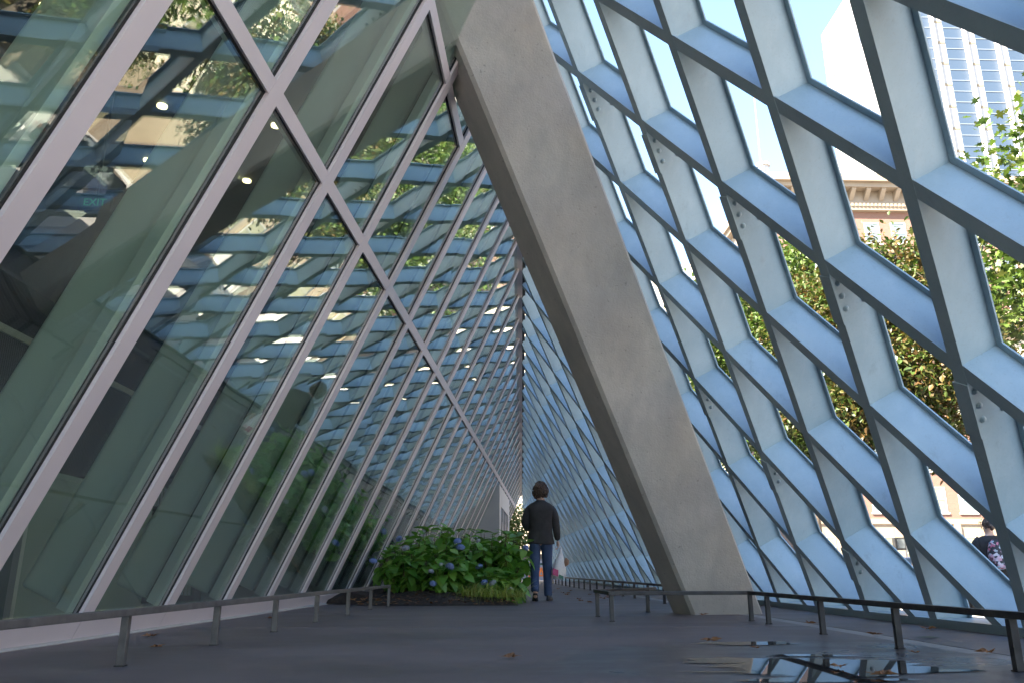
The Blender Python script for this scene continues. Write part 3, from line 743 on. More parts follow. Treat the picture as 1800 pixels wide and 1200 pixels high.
#PART2
# ------------------------------------------------------------------ buildings beyond the street
def windows_grid(root, face, xs, zs, w, h, m_pane, m_frame, sill=True, m_sill=None):
    """face: function (u, z, out) -> point; each window a part, its pane a sub-part"""
    for z in zs:
        for u in xs:
            fr = MB()
            t = .09
            for (u0, u1, z0, z1) in ((u-w/2, u-w/2+t, z, z+h), (u+w/2-t, u+w/2, z, z+h), (u-w/2+t, u+w/2-t, z, z+t), (u-w/2+t, u+w/2-t, z+h-t, z+h), (u-w/2+t, u+w/2-t, z+h*.5-.03, z+h*.5+.03)):
                fr.hexa([face(u0, z0, -.05), face(u1, z0, -.05), face(u1, z0, .06), face(u0, z0, .06), face(u0, z1, -.05), face(u1, z1, -.05), face(u1, z1, .06), face(u0, z1, .06)])
            if sill: fr.hexa([face(u-w/2-.12, z-.16, -.05), face(u+w/2+.12, z-.16, -.05), face(u+w/2+.12, z-.16, .14), face(u-w/2-.12, z-.16, .14), face(u-w/2-.12, z-.002, -.05), face(u+w/2+.12, z-.002, -.05), face(u+w/2+.12, z-.002, .14), face(u-w/2-.12, z-.002, .14)])
            f = fr.build('window', m_frame, root)
            p = MB().hexa([face(u-w/2+t, z+t, -.02), face(u+w/2-t, z+t, -.02), face(u+w/2-t, z+t, .015), face(u-w/2+t, z+t, .015), face(u-w/2+t, z+h-t, -.02), face(u+w/2-t, z+h-t, -.02), face(u+w/2-t, z+h-t, .015), face(u-w/2+t, z+h-t, .015)])
            p.build('pane', m_pane if random.random() < .6 else M['curtain'], f)

# old brick block at the end of the street, front turned to the camera (-y)
BB = empty('brick_building', (27.0, 68, -.6)); tag(BB, 'salmon brick building with cream bracketed cornice and pale ground floor behind the trees', 'building')
bw, bz = 34.0, 37.2
MB().box(0, bw, .12, 22, 0, bz-3.2).build('wall', M['brick'], BB)
def fB(u, z, o): return (u, .12-o, z)
co = MB()
co.box(-.3, bw+.3, -.35, 22, bz-3.2, bz-2.5); co.box(-.2, bw+.2, -.15, 22, bz-2.5, bz-1.2); co.box(-.9, bw+.9, -1.2, 22, bz-1.2, bz-.75); co.box(-1.2, bw+1.2, -1.6, 22, bz-.75, bz-.1); co.box(-.6, bw+.6, -.9, 22, bz-.1, bz+.35)
co = co.build('cornice', M['terracotta'], BB)
for i in range(24):
    u = .3 + i*1.45
    MB().prism([(u, -.15, bz-2.2), (u, -1.05, bz-1.35), (u, -1.05, bz-1.2), (u, -.15, bz-1.2)], (.42, 0, 0)).build('bracket', M['terracotta'], co)
dn = MB()
for i in range(90): dn.box(i*.38, i*.38+.2, -.5, -.352, bz-2.85, bz-2.55)
dn.build('dentils', M['terracotta'], co)['kind'] = 'stuff'
zs = [5.9 + i*3.55 for i in range(8)]
windows_grid(BB, fB, [1.9 + i*2.55 for i in range(12)], zs, 1.45, 2.15, M['window_dark'], M['white_paint'])
MB().box(-.1, bw+.1, -.12, .118, 4.9, 5.35).build('string_course', M['terracotta'], BB)
MB().box(-.05, bw+.05, -.04, .118, 29.9, 30.2).build('string_course', M['terracotta'], BB)
# pale ground floor with piers
MB().box(0, bw, .05, .118, 0, 4.9).build('ground_floor', M['terracotta'], BB)
for i in range(14):
    u = .3 + i*2.55
    MB().box(u, u+.55, -.2, .048, 0, 4.9).build('pier', M['terracotta'], BB)
def fB0(u, z, o): return (u, .05-o, z)
windows_grid(BB, fB0, [1.85 + i*2.55 for i in range(13)], [1.15], 1.7, 2.7, M['curtain'], M['white_paint'], False)
for o_ in range(2): pass
ch = MB().tube([(.8, 3, bz), (.8, 3, bz+3.1)], .55, 14); ch.tube([(.8, 3, bz+3.0), (.8, 3, bz+3.35)], .68, 14); ch.build('chimney', M['white_paint'], BB)
MB().tube([(.2, 2, bz), (.2, 2, bz+6), (.2, 2, bz+14)], [.09, .07, .04], 6).build('mast', M['bronze'], BB)

# white tower with window stripes
TW = empty('office_tower', (60, 97, -.6)); tag(TW, 'tall white office tower with blue glass window stripes above the trees', 'building')
th = 94.0; tl = 23.0; tw = 40.0
MB().box(0, tw, 0, tl, 0, th).build('shaft', M['tower_white'], TW)
sk = 0.0
for i in range(8):
    u = 2.2 + i*4.6
    wn_ = MB().box(u, u+2.7, -.10, -.004, 2, th-2).build('window_stripe', M['tower_glass'], TW)
    MB().box(u+2.72, u+2.95, -.75, -.004, 0, th).build('pier_fin', M['grey_wall'], TW)
    ln = MB()
    for j in range(50): ln.box(u, u+2.7, -.16, -.101, 3+j*1.78, 3.14+j*1.78)
    ln.build('mullion_lines', M['tower_line'], wn_)['kind'] = 'stuff'
    sl = MB()
    for j in range(25): sl.box(u+3.1, u+4.5, -.07, -.004, 4+j*3.56, 4.35+j*3.56)
    sl.build('slots', M['bronze'], TW)['kind'] = 'stuff'
MB().box(-.07, -.004, 10.3, 10.65, 0, th).build('panel_joint', M['tower_line'], TW)
sl = MB()
for j in range(26):
    for y in (19.6, 1.6): sl.box(-.08, -.004, y, y+1.1, 3+j*3.5, 3.35+j*3.5)
sl.build('slots', M['bronze'], TW)['kind'] = 'stuff'

# block across the street (seen in the glass), low and pale to bounce light
B2 = empty('street_block', (26, -14, -.6)); tag(B2, 'pale street block opposite the lattice, mirrored in the glass wall', 'building')
MB().box(0, 14, 0, 52, 0, 12.2).build('wall', M['cream'], B2)
MB().box(-.6, 14, -.3, 52.3, 12.2, 13.2).build('cornice', M['terracotta'], B2)
MB().box(-.14, -.003, 0, 52, 0, 4.6).build('ground_floor', M['terracotta'], B2)
def fC(u, z, o): return (-o, u, z)
windows_grid(B2, fC, [2.2 + i*3.4 for i in range(15)], [5.8, 9.0], 1.6, 2.1, M['window_dark'], M['white_paint'])

# cream building and painted wall beyond the far end of the passage
CB = empty('cream_building', (-6, 62, -.6)); tag(CB, 'sunlit cream building seen through the far end of the passage', 'building')
MB().box(0, 26, 0, 10, 0, 26).build('wall', M['cream'], CB)
lo = MB().box(9.6, 13.5, -.5, -.003, 3.4, 5.6).build('louvre_box', M['brown_slat'], CB)
for i in range(8): MB().box(9.6, 13.5, -.58, -.503, 3.5+i*.26, 3.62+i*.26).build('slat', M['bronze'], lo)
MB().box(0, 26, -.25, -.003, 1.9, 2.3).build('ledge', M['terracotta'], CB)
def fD(u, z, o): return (u, -o, z)
windows_grid(CB, fD, [2, 5, 16.5, 20, 23.5], [6.5, 10], 1.5, 2.1, M['window_dark'], M['white_paint'])
GW = empty('graffiti_wall', (2.6, 45.2, -.6)); tag(GW, 'low grey wall sprayed with orange graffiti letters behind the walking man', 'wall')
MB().box(-1.15, 3.4, 0, .3, 0, 1.72).build('wall_face', M['graffiti_wall'], GW)
MB().box(-1.25, 3.5, -.06, .36, 1.72, 1.95).build('coping', M['terracotta'], GW)
for (t, s, u, z, m) in (('RA', .82, .28, .86, 'graffiti_orange'), ('I', .80, .98, .86, 'graffiti_yellow')):
    me = text_mesh(t, s, .002); me.materials.append(M[m]); o = link('graffiti_letters', me, GW); o.location = (u, -.006, z); o.rotation_euler = (R(90), 0, 0); o.scale = (1.0, 1.05, 1)
for (u0, z0, zz, m) in ((-.45, 1.42, .10, 'graffiti_yellow'), (-.15, 1.18, .06, 'graffiti_orange')):
    pts = [(u0 + i*.09, -.012, z0 + zz*math.sin(i*1.9)) for i in range(10)]
    MB().tube(pts, .018, 5).build('scrawl', M[m], GW)
# low grass plot in front of the far wall
fg = MB().box(-8, 24.4, 44.0, 61.8, -.595, -.30).build('far_plaza', M['sidewalk']); fg['kind'] = 'structure'
kb = MB().box(11.2, 11.35, -60, 120, -.595, -.44).build('kerb', M['sidewalk']); kb['kind'] = 'structure'

# street lamp post and crossing signal
LPp = empty('lamp_post', (10.6, 23.0, -.43)); tag(LPp, 'thick pale grey lamp post standing on the sidewalk', 'lamp post')
MB().tube([(0, 0, 0), (0, 0, .5), (0, 0, .55), (0, 0, 7.5)], [.17, .17, .115, .075], 14).build('pole', M['grey_wall'], LPp, True)
MB().tube([(0, 0, 7.4), (-.6, 0, 7.9), (-1.4, 0, 8.0)], [.05, .045, .04], 8).build('arm', M['grey_wall'], LPp)
MB().box(-1.95, -1.35, -.12, .12, 7.9, 8.05).build('lantern', M['black_metal'], LPp)
SG = empty('crossing_signal', (18.6, 36.0, -.6)); tag(SG, 'small black crossing signal box on a thin pole at the corner', 'traffic signal')
MB().tube([(0.45, 0, 0), (0.45, 0, 3.2)], .06, 10).build('pole', M['black_metal'], SG)
hd = MB().box(-.24, .24, -.15, .15, 1.95, 2.5).build('signal_head', M['black_metal'], SG); bevel(hd, .02)
MB().box(.24, .40, -.03, .03, 2.15, 2.25).build('bracket', M['black_metal'], SG)
MB().box(-.17, .17, -.17, -.152, 2.03, 2.42).build('lens', M['window_dark'], hd)

# ------------------------------------------------------------------ cars parked along the kerb
M['tyre'] = mat('tyre', (.02, .02, .02), .8); M['rim'] = mat('rim', (.4, .4, .42), .35, .8); M['headlight'] = mat('headlight', (.7, .7, .7), .15); M['taillight'] = mat('taillight', (.4, .02, .02), .3)
def car(x, y, paint, label):
    root = empty('parked_car', (x, y, -.6)); tag(root, label, 'car', 'cars parked along the kerb')
    m = mat('car_paint', paint, .22, .3, .6)
    st = [(-2.2, .62, .40, .78), (-2.12, .80, .32, .92), (-1.4, .88, .22, .98), (0, .90, .20, .96), (1.0, .89, .22, .93), (1.75, .84, .26, .84), (2.12, .74, .32, .70), (2.22, .6, .42, .6)]
    b = MB().loft([[(w*px, yy, z0 + (z1-z0)*pz) for (px, pz) in ((-1, .25), (-1, .7), (-.9, 1), (.9, 1), (1, .7), (1, .25), (.92, 0), (-.92, 0))] for (yy, w, z0, z1) in st]).build('body', m, root)
    bevel(b, .04, 2)
    cb = MB()
    lo = [(-.80, -1.75, .94), (.80, -1.75, .94), (.80, 1.05, .92), (-.80, 1.05, .92)]; hi = [(-.62, -1.2, 1.44), (.62, -1.2, 1.44), (.64, .35, 1.45), (-.64, .35, 1.45)]
    cb.hexa(lo + hi); cab = cb.build('cabin', m, root); bevel(cab, .05, 2)
    def quad(a, b_, c, d, t=.06):
        ps = [Vector(p) for p in (a, b_, c, d)]; ce = sum(ps, Vector())/4; nrm = (ps[1]-ps[0]).cross(ps[2]-ps[0]).normalized()
        if nrm.dot(ce - Vector((0, -.35, 1.1))) < 0: nrm = -nrm
        ps = [ce + (p-ce)*.84 + nrm*.004 for p in ps]; return MB().prism(ps, nrm*.006)
    for i in range(4):
        j = (i+1) % 4; quad(lo[i], lo[j], hi[j], hi[i]).build('window', M['window_dark'], root)
    for (wx, wy) in ((-.80, -1.38), (.80, -1.38), (-.80, 1.35), (.80, 1.35)):
        w_ = MB().tube([(wx-.11, wy, .32), (wx-.09, wy, .32), (wx+.09, wy, .32), (wx+.11, wy, .32)], [.27, .32, .32, .27], 20, ref=(0, 0, 1)).build('wheel', M['tyre'], root)
        MB().tube([(wx-.122, wy, .32), (wx+.122, wy, .32)], .19, 14, ref=(0, 0, 1)).build('rim', M['rim'], w_)
    for sx in (-.55, .55):
        MB().box(sx-.16, sx+.16, 2.10, 2.19, .56, .68).build('headlight', M['headlight'], root); MB().box(sx-.16, sx+.16, -2.20, -2.13, .66, .80).build('taillight', M['taillight'], root)
for (y, c, lb) in ((1.2, (.02, .02, .022), 'black parked car mirrored in the glass wall'), (6.9, (.22, .03, .02), 'dark red parked car mirrored in the glass wall'), (12.6, (.45, .45, .46), 'silver parked car beside the backpack walker'), (18.4, (.03, .04, .07), 'dark blue parked car beyond the lattice'), (24.2, (.5, .5, .5), 'white parked car farther along the kerb')): car(12.5, y, c, lb)

# ------------------------------------------------------------------ trees
def tree_leaf(L, lobed):
    if lobed:
        o = [(0, 0), (.16, .18), (.10, .30), (.42, .36), (.24, .50), (.34, .72), (.14, .68), (0, 1.0)]
        v = [(x*L, y*L, .12*abs(x)*L) for x, y in o] + [(-x*L, y*L, .12*abs(x)*L) for x, y in o[1:-1][::-1]]
        n = len(v); return v, [tuple(range(n))]
    v = [(0, 0, 0), (.32*L, .35*L, .08*L), (.22*L, .75*L, .02*L), (0, L, -.1*L), (-.22*L, .75*L, .02*L), (-.32*L, .35*L, .08*L)]
    return v, [(0, 1, 2, 3), (0, 3, 4, 5)]
def tree(loc, h, fork, rx, rz, nleaf, L, m, label, seed, lobed=False, cz=None, ncl=120, tr=.16, group='street trees beyond the lattice', dens=.42, name='street_tree'):
    r_ = random.Random(seed); g_ = np.random.default_rng(seed)
    root = empty(name, loc); tag(root, label, 'tree', group)
    wood = MB(); cz = cz if cz is not None else (fork + h)/2
    top = Vector((r_.uniform(-.2, .2), r_.uniform(-.2, .2), fork))
    wood.tube([(0, 0, -.05), (0, 0, .2), (top.x*.5, top.y*.5, fork*.6), tuple(top)], [tr*1.25, tr, tr*.85, tr*.7], 9)
    br = MB(); cl = []
    for i in range(ncl):
        d = Vector(g_.normal(size=3)).normalized(); q = r_.uniform(.45, 1.0)**.6
        c = Vector((d.x*rx*q, d.y*rx*q, cz + d.z*rz*q))
        if c.z < fork*.55: c.z = fork*.55 + r_.uniform(0, .6)
        cl.append(c)
    mains = []
    for i in range(7):
        a = i*.9 + r_.uniform(-.3, .3); e = Vector((math.cos(a)*rx*.5, math.sin(a)*rx*.5, cz + r_.uniform(-.3, .7)*rz))
        mid = top.lerp(e, .5) + Vector((r_.uniform(-.3, .3), r_.uniform(-.3, .3), r_.uniform(0, .5)))
        br.tube([top, mid, e], [tr*.5, tr*.34, tr*.16], 6); mains += [mid, e, top.lerp(mid, .6), mid.lerp(e, .5)]
    for c in cl:
        s = min(mains, key=lambda p: (p-c).length)
        mid = s.lerp(c, .5) + Vector((r_.uniform(-.2, .2), r_.uniform(-.2, .2), r_.uniform(.0, .25)))
        br.tube([s, mid, c], [tr*.13, tr*.09, tr*.035], 4)
    wood.build('trunk', M['bark'], root, True); br.build('limbs', M['bark'], root, True)
    lv, lf = tree_leaf(L, lobed); lv = np.array(lv); nv = len(lv)
    V = np.zeros((nleaf, nv, 3)); cl_a = np.array([tuple(c) for c in cl]); ci = g_.integers(0, len(cl), nleaf)
    cen = cl_a[ci] + g_.normal(size=(nleaf, 3))*np.array([dens, dens, dens*.62])
    yaw = g_.uniform(0, 6.283, nleaf); pit = g_.normal(-.45, .5, nleaf); rol = g_.normal(0, .5, nleaf); sca = g_.uniform(.65, 1.25, nleaf)
    cy, sy, cp, sp, cr, sr = np.cos(yaw), np.sin(yaw), np.cos(pit), np.sin(pit), np.cos(rol), np.sin(rol)
    P = lv[None]*sca[:, None, None]
    x = P[..., 0]*cr[:, None] + P[..., 2]*sr[:, None]; z = -P[..., 0]*sr[:, None] + P[..., 2]*cr[:, None]; y = P[..., 1]
    y2 = y*cp[:, None] - z*sp[:, None]; z2 = y*sp[:, None] + z*cp[:, None]
    V[..., 0] = x*cy[:, None] - y2*sy[:, None] + cen[:, None, 0]; V[..., 1] = x*sy[:, None] + y2*cy[:, None] + cen[:, None, 1]; V[..., 2] = z2 + cen[:, None, 2]
    F = [tuple(i*nv + k for k in f) for i in range(nleaf) for f in lf]
    me = bpy.data.meshes.new('crown'); me.from_pydata(V.reshape(-1, 3).tolist(), [], F); me.update(); me.materials.append(m)
    o = link('crown', me, root); o['kind'] = 'stuff'
    return root
tree((10.9, 11.6, -.43), 9.4, 3.4, 2.6, 3.0, 13000, .18, M['leaf_tree'], 'green street tree with large lobed leaves beside the backpack walker', 1, True, 6.3, 210, .13)
tree((9.7, 18.1, -.43), 8.2, 3.2, 2.7, 2.7, 32000, .135, M['leaf_autumn'], 'street tree with leaves turning orange and brown', 2, False, 6.0, 260, .14)
tree((9.1, 21.9, -.43), 10.5, 4.2, 3.1, 3.3, 34000, .15, M['leaf_tree'], 'green street tree with a dark forked trunk behind the lattice', 3, False, 7.1, 290, .17)
tree((9.2, 28.5, -.43), 14, 4.5, 2.2, 4.2, 9000, .18, M['leaf_tree'], 'tall loose crowned street tree rising in front of the brick building', 4, False, 8.4, 190, .18)
for i, (y, m, lb) in enumerate(((2.0, 'leaf_tree', 'dark green tree across the street mirrored high in the near panes'), (8.5, 'leaf_autumn', 'browning tree across the street mirrored in the glass wall'), (15.0, 'leaf_tree', 'broad green tree across the street mirrored in the glass wall'), (21.5, 'leaf_autumn', 'rust coloured tree across the street mirrored in the far panes'))):
    tree((22.8, y, -.5), 7.2, 2.4, 2.9, 2.7, 9000, .22, M[m], lb, 20+i, False, 4.2, 150, .15, 'trees across the street')
tree((1.45, 41.5, -.5), 4.8, 1.2, 1.0, 1.75, 5200, .15, M['leaf_light'], 'small light green tree growing just beyond the far end of the passage', 7, False, 2.95, 75, .06, None, .28, 'young_tree')

# ------------------------------------------------------------------ things inside the library
EX = empty('exit_sign', (-4.28, 8.0, 4.30)); tag(EX, 'small lit green exit sign hanging in the dark library interior', 'exit sign')
MB().box(-.17, .17, 0, .05, -.09, .09).build('housing', M['black_metal'], EX)
me = text_mesh('EXIT', .12, .002); me.materials.append(M['exit_green']); o = link('lettering', me, EX); o.location = (0, -.008, 0); o.rotation_euler = (R(90), 0, 0)
MB().box(-.01, .01, .015, .035, .11, 2.98).build('hanger', M['black_metal'], EX)
DK = empty('display_counter', (-4.45, 6.6, 0)); tag(DK, 'frosted glass display counter behind the near glass panes', 'counter')
M['frosted'] = mat('frosted_panel', (0.34, 0.36, 0.33), .4)
MB().box(-.9, .9, -.2, 2.2, 1.20, 1.24).build('top', M['frosted'], DK)
MB().box(-.88, .88, -.18, 2.18, .02, 1.198).build('panel', M['frosted'], DK)
for x in (-.9, .86): MB().box(x, x+.05, -.24, -.19, .01, 1.2).build('leg', M['alu'], DK)
bookm = [mat('book_%s' % n, c, .6) for n, c in (('red', (.35, .03, .02)), ('cream', (.5, .45, .33)), ('dark', (.04, .035, .04)), ('green', (.08, .16, .07)), ('ochre', (.42, .27, .07)), ('white', (.6, .58, .55)), ('blue', (.07, .12, .25)))]
def book(x, y, z, w, d, h, m, lean, label, group=None):
    o = MB().box(-w/2, w/2, -d/2, d/2, 0, h).build('book', bookm[m]); o.location = (x, y, z); o.rotation_euler = (0, lean, 0); tag(o, label, 'book', group)
    MB().box(-w/2+.004, w/2-.004, -d/2-.001, d/2+.004, .004, h-.004).build('pages', bookm[5], o)
    return o
book(-4.35, 6.5, 1.247, .03, .2, .30, 0, .35, 'red and black book propped on the display counter')
book(-3.95, 6.55, 1.247, .04, .2, .28, 5, .6, 'white book leaning on the display counter')
book(-4.1, 6.55, 1.247, .03, .2, .22, 2, -.4, 'dark book propped open on the display counter')
SH = empty('bookshelf', (-5.0, 11.5, 0)); tag(SH, 'low dark bookshelf filled with books inside the library', 'bookshelf')
MB().box(-1.0, 1.0, .28, .30, .02, 1.75).build('back', M['brown_slat'], SH)
for x in (-1.02, 0, 1.0): MB().box(x, x+.03, 0, .279, .02, 1.75).build('side', M['brown_slat'], SH)
for z in (.1, .5, .9, 1.3, 1.72):
    for x in (-.985, .035): MB().box(x, x+.96, 0, .275, z, z+.03).build('shelf', M['brown_slat'], SH)
for z in (.135, .535, .935, 1.335):
    x = -6.0 + .06
    while x < -4.05:
        w = random.uniform(.03, .055); hgt = random.uniform(.22, .31)
        if not (-5.0 - .03 < x + w and x < -5.0 + .05):
            book(x + w/2, 11.6, z, w-.004, .2, hgt, random.choice([0, 1, 2, 3, 4, 5, 1, 4]), 0, 'upright book on the low library bookshelf', 'books on the low bookshelf')
        x += w
ST = empty('side_stool', (-3.85, 8.6, 0)); tag(ST, 'white stool with tall back standing behind the glass', 'stool')
MB().box(-.2, .2, -.2, .2, .62, .68).build('seat', M['white_paint'], ST)
for (x, y) in ((-.17, -.17), (.17, -.17), (-.17, .17), (.17, .17)): MB().box(x-.02, x+.02, y-.02, y+.02, .01, .619).build('leg', M['white_paint'], ST)
MB().box(-.2, .2, .17, .2, .681, 1.15).build('backrest', M['white_paint'], ST)

# ------------------------------------------------------------------ people
M['skin'] = mat('skin', (.52, .33, .25), .5)
M['blazer'] = mottled('charcoal_blazer', (.019, .017, .0175), (.038, .034, .034), 9, .8, 0, .35, 14, .02)
M['jeans'] = mottled('blue_denim', (.028, .050, .115), (.060, .095, .19), 7, .85, 0, .4, 16, .02)
M['hair'] = mottled('dark_brown_hair', (.02, .012, .008), (.13, .075, .05), 26, .55, 0, .8, 60, .01)
M['sole'] = mat('black_sole', (.02, .02, .02), .7)
M['shoe'] = mottled('dark_shoe', (.03, .032, .035), (.07, .075, .08), 30, .7)
M['red_tab'] = mat('red_heel_tab', (.55, .04, .02), .6)
M['black_cotton'] = mottled('black_cotton', (.012, .012, .013), (.022, .021, .023), 10, .85, 0, .3, 16, .02)
def patterned():
    m = mat('floral_pack_cloth', (.02, .02, .025), .7); n = NT(m); v = n.n('ShaderNodeTexVoronoi'); v.inputs['Scale'].default_value = 26
    n.l(n.pos(), v.inputs['Vector'])
    n.color(n.ramp(v.outputs['Color'], [(0, (.015, .015, .02)), (.45, (.02, .02, .03)), (.55, (.40, .10, .16)), (.72, (.45, .45, .5)), (.85, (.10, .2, .25)), (1, (.55, .5, .5))])); return m
M['pack'] = patterned()
M['plastic'] = mat('thin_white_plastic', (.72, .69, .68), .35); 
nn_ = NT(M['plastic']); nn_.bump(nn_.noise(nn_.pos(), 28, 5), .7, .02)
M['pink_box'] = mat('pink_carton', (.55, .06, .18), .5); M['green_box'] = mat('green_carton', (.06, .20, .14), .5); M['bread'] = mat('brown_wrapper', (.30, .16, .09), .6)

def skin_body(edges_pts, edges, radii, name, m, parent):
    me = bpy.data.meshes.new(name); me.from_pydata(edges_pts, edges, []); o = link(name, me, parent)
    o.modifiers.new('Skin', 'SKIN')
    sv = me.skin_vertices[0].data
    for i, r in enumerate(radii): sv[i].radius = r if isinstance(r, tuple) else (r, r)
    sv[0].use_root = True
    subd(o, 2); me.materials.append(m)
    return o
def hand(parent, wrist, dirv, side, m, curl=.9):
    """palm and five bent fingers, pointing along dirv (down), thumb to the front"""
    w = Vector(wrist); d = Vector(dirv).normalized(); fwd = Vector((0, 1, 0)); lat_ = Vector((side, 0, 0))
    pts = [w, w + d*.045, w + d*.088]; ed = [(0, 1), (1, 2)]; rd = [(.026, .022), (.036, .018), (.036, .016)]
    for j, (off, ln) in enumerate(((.030, .070), (.011, .080), (-.010, .074), (-.029, .058))):
        b = w + d*.088 + fwd*off; i0 = len(pts)
        p1 = b + d*ln*.4 - lat_*ln*.12; p2 = p1 + d*ln*.18 - lat_*ln*.34*curl; p3 = p2 - d*ln*.12 - lat_*ln*.28*curl
        pts += [b, p1, p2, p3]; ed += [(2, i0), (i0, i0+1), (i0+1, i0+2), (i0+2, i0+3)]; rd += [.0095, .009, .0085, .007]
    i0 = len(pts); tb = w + d*.03 + fwd*.03
    pts += [tb, tb + d*.03 + fwd*.022 - lat_*.012, tb + d*.055 + fwd*.018 - lat_*.03]; ed += [(1, i0), (i0, i0+1), (i0+1, i0+2)]; rd += [.012, .0105, .008]
    return skin_body([tuple(p) for p in pts], ed, rd, 'hand', m, parent)
def ring(c, rx, ry, n=20, yaw=0, sq=.0):
    out = []
    for i in range(n):
        t = 2*math.pi*i/n; ct, s_ = math.cos(t), math.sin(t)
        q = 1 + sq*(abs(math.sin(2*t)))**2
        x, y = rx*ct*q, ry*s_*q
        out.append((c[0] + x*math.cos(yaw) - y*math.sin(yaw), c[1] + x*math.sin(yaw) + y*math.cos(yaw), c[2]))
    return out
def curls(parent, c, rx, ry, rz, n, r, seed, zmin=-.55, face=-.2):
    r_ = random.Random(seed); mb = MB()
    for i in range(n):
        while True:
            d = Vector((r_.gauss(0, 1), r_.gauss(0, 1), r_.gauss(0, 1))).normalized()
            if d.z > zmin and not (d.y > .35 and d.z < .35): break
        p = Vector(c) + Vector((d.x*rx, d.y*ry, d.z*rz))*(r_.uniform(.8, 1.12) if i % 4 else r_.uniform(1.12, 1.34))
        a = d.orthogonal().normalized(); b = d.cross(a); ph = r_.uniform(0, 6.28); pts = []
        for k in range(6):
            t = ph + k*1.15; pts.append(p + (a*math.cos(t) + b*math.sin(t))*r*.8 + d*r*(.5*k/5) - Vector((0, 0, .004*k)))
        mb.tube(pts, [r*.22, r*.4, r*.42, r*.42, r*.36, r*.12], 5)
    mb.tube([Vector(c) + Vector((0, 0, z*rz)) for z in (-.75, -.4, 0, .4, .8, .95)], [(q*rx*.95, q*ry*.95) for q in (.5, .82, .97, .88, .52, .12)], 12)
    return mb.build('hair', M['hair'], parent, True)

# the walking man, seen from behind; local origin on the pavement under his hips
man = empty('person', (.90, 13.05, 0)); man.rotation_euler = (0, 0, R(-5)); tag(man, 'man in charcoal blazer and blue jeans walking away with a shopping bag', 'person')
P = [(0, 0, .98), (0, .01, 1.15), (0, .0, 1.35), (0, -.01, 1.49), (0, .0, 1.56), (0, .02, 1.63), (0, .03, 1.74),
     (.09, 0, .92), (.095, .10, .52), (.105, .20, .10), (.11, .30, .05),
     (-.085, 0, .92), (-.095, .03, .50), (-.095, -.13, .155), (-.09, -.06, .05),
     (.17, -.01, 1.47), (.235, -.02, 1.19), (.265, .06, .93),
     (-.17, -.01, 1.47), (-.245, -.01, 1.18), (-.15, .20, 1.12)]
Ed = [(0, 1), (1, 2), (2, 3), (3, 4), (4, 5), (5, 6), (0, 7), (7, 8), (8, 9), (9, 10), (0, 11), (11, 12), (12, 13), (13, 14), (3, 15), (15, 16), (16, 17), (3, 18), (18, 19), (19, 20)]
Rd = [(.12, .08), (.11, .075), (.13, .08), (.085, .055), .050, (.072, .085), (.075, .09), .085, .058, .042, .035, .085, .058, .042, .035, .042, .040, .030, .042, .040, .030]
skin_body(P, Ed, Rd, 'body', M['skin'], man)
bz_ = MB()
prof = [(.862, .222, .156, .015), (.90, .218, .153, .012), (1.0, .203, .142, .008), (1.10, .188, .13, .005), (1.2, .195, .132, 0), (1.30, .212, .138, -.005), (1.40, .222, .134, -.01), (1.46, .215, .118, -.012), (1.505, .165, .098, -.012), (1.535, .10, .085, -.008), (1.565, .068, .072, -.002)]
def folds(rg, c, z):
    out = []
    for (x, y, zz) in rg:
        t = math.atan2(y-c[1], x-c[0]); k = 1 + .022*math.sin(3*t + z*11) + .016*math.sin(7*t - z*19) + .012*math.sin(11*t + z*31)
        out.append((c[0] + (x-c[0])*k, c[1] + (y-c[1])*k, zz + (.008*math.sin(2*t) if z < .92 else 0)))
    return out
pr2 = []
for (q0, q1) in zip(prof[:-1], prof[1:]):
    for f_ in (0, .5): pr2.append(tuple(a_ + (b_-a_)*f_ for a_, b_ in zip(q0, q1)))
pr2.append(prof[-1])
bz_.loft([folds(ring((0, y, z), rx, ry, 32, 0, .06), (0, y), z) for (z, rx, ry, y) in pr2])
bl = bz_.build('blazer', M['blazer'], man, True); subd(bl, 1)
sl = MB()
sl.tube([(.135, -.012, 1.470), (.196, -.015, 1.40), (.232, -.02, 1.28), (.243, -.02, 1.18), (.258, .02, 1.05), (.272, .06, .915)], [(.055, .06), (.076, .074), (.071, .071), (.066, .066), (.060, .06), (.050, .052)], 14)
sl.tube([(-.135, -.012, 1.470), (-.196, -.015, 1.40), (-.238, -.02, 1.28), (-.252, -.015, 1.17), (-.225, .08, 1.12), (-.16, .19, 1.12)], [(.055, .06), (.076, .074), (.073, .073), (.070, .070), (.06, .06), (.052, .052)], 14)
s_ = sl.build('sleeves', M['blazer'], man, True); subd(s_, 1)
vt = MB().prism([(-.016, -.150, .858), (.012, -.150, .858), (.002, -.139, 1.06), (-.002, -.139, 1.06)], (0, -.006, 0)); vt.build('vent', M['sole'], bl)
MB().tube([(.055, -.045, 1.565), (.072, .0, 1.572), (.05, .06, 1.55)], [(.010, .016)]*3, 8).build('shirt_collar', M['skin'], man, True)
jn = MB()
jn.tube([(.06, .0, 1.0), (.088, .0, .93), (.095, .03, .78), (.097, .09, .54), (.10, .15, .33), (.106, .195, .11), (.107, .20, .065)], [(.10, .11), (.108, .115), (.095, .10), (.076, .08), (.068, .072), (.066, .07), (.069, .074)], 16)
jn.tube([(-.06, .0, 1.0), (-.085, .0, .93), (-.092, .015, .78), (-.097, .03, .52), (-.097, -.03, .36), (-.096, -.11, .19), (-.096, -.135, .135)], [(.10, .11), (.108, .115), (.095, .10), (.076, .08), (.068, .072), (.066, .07), (.068, .072)], 16)
j_ = jn.build('jeans', M['jeans'], man, True); subd(j_, 1)
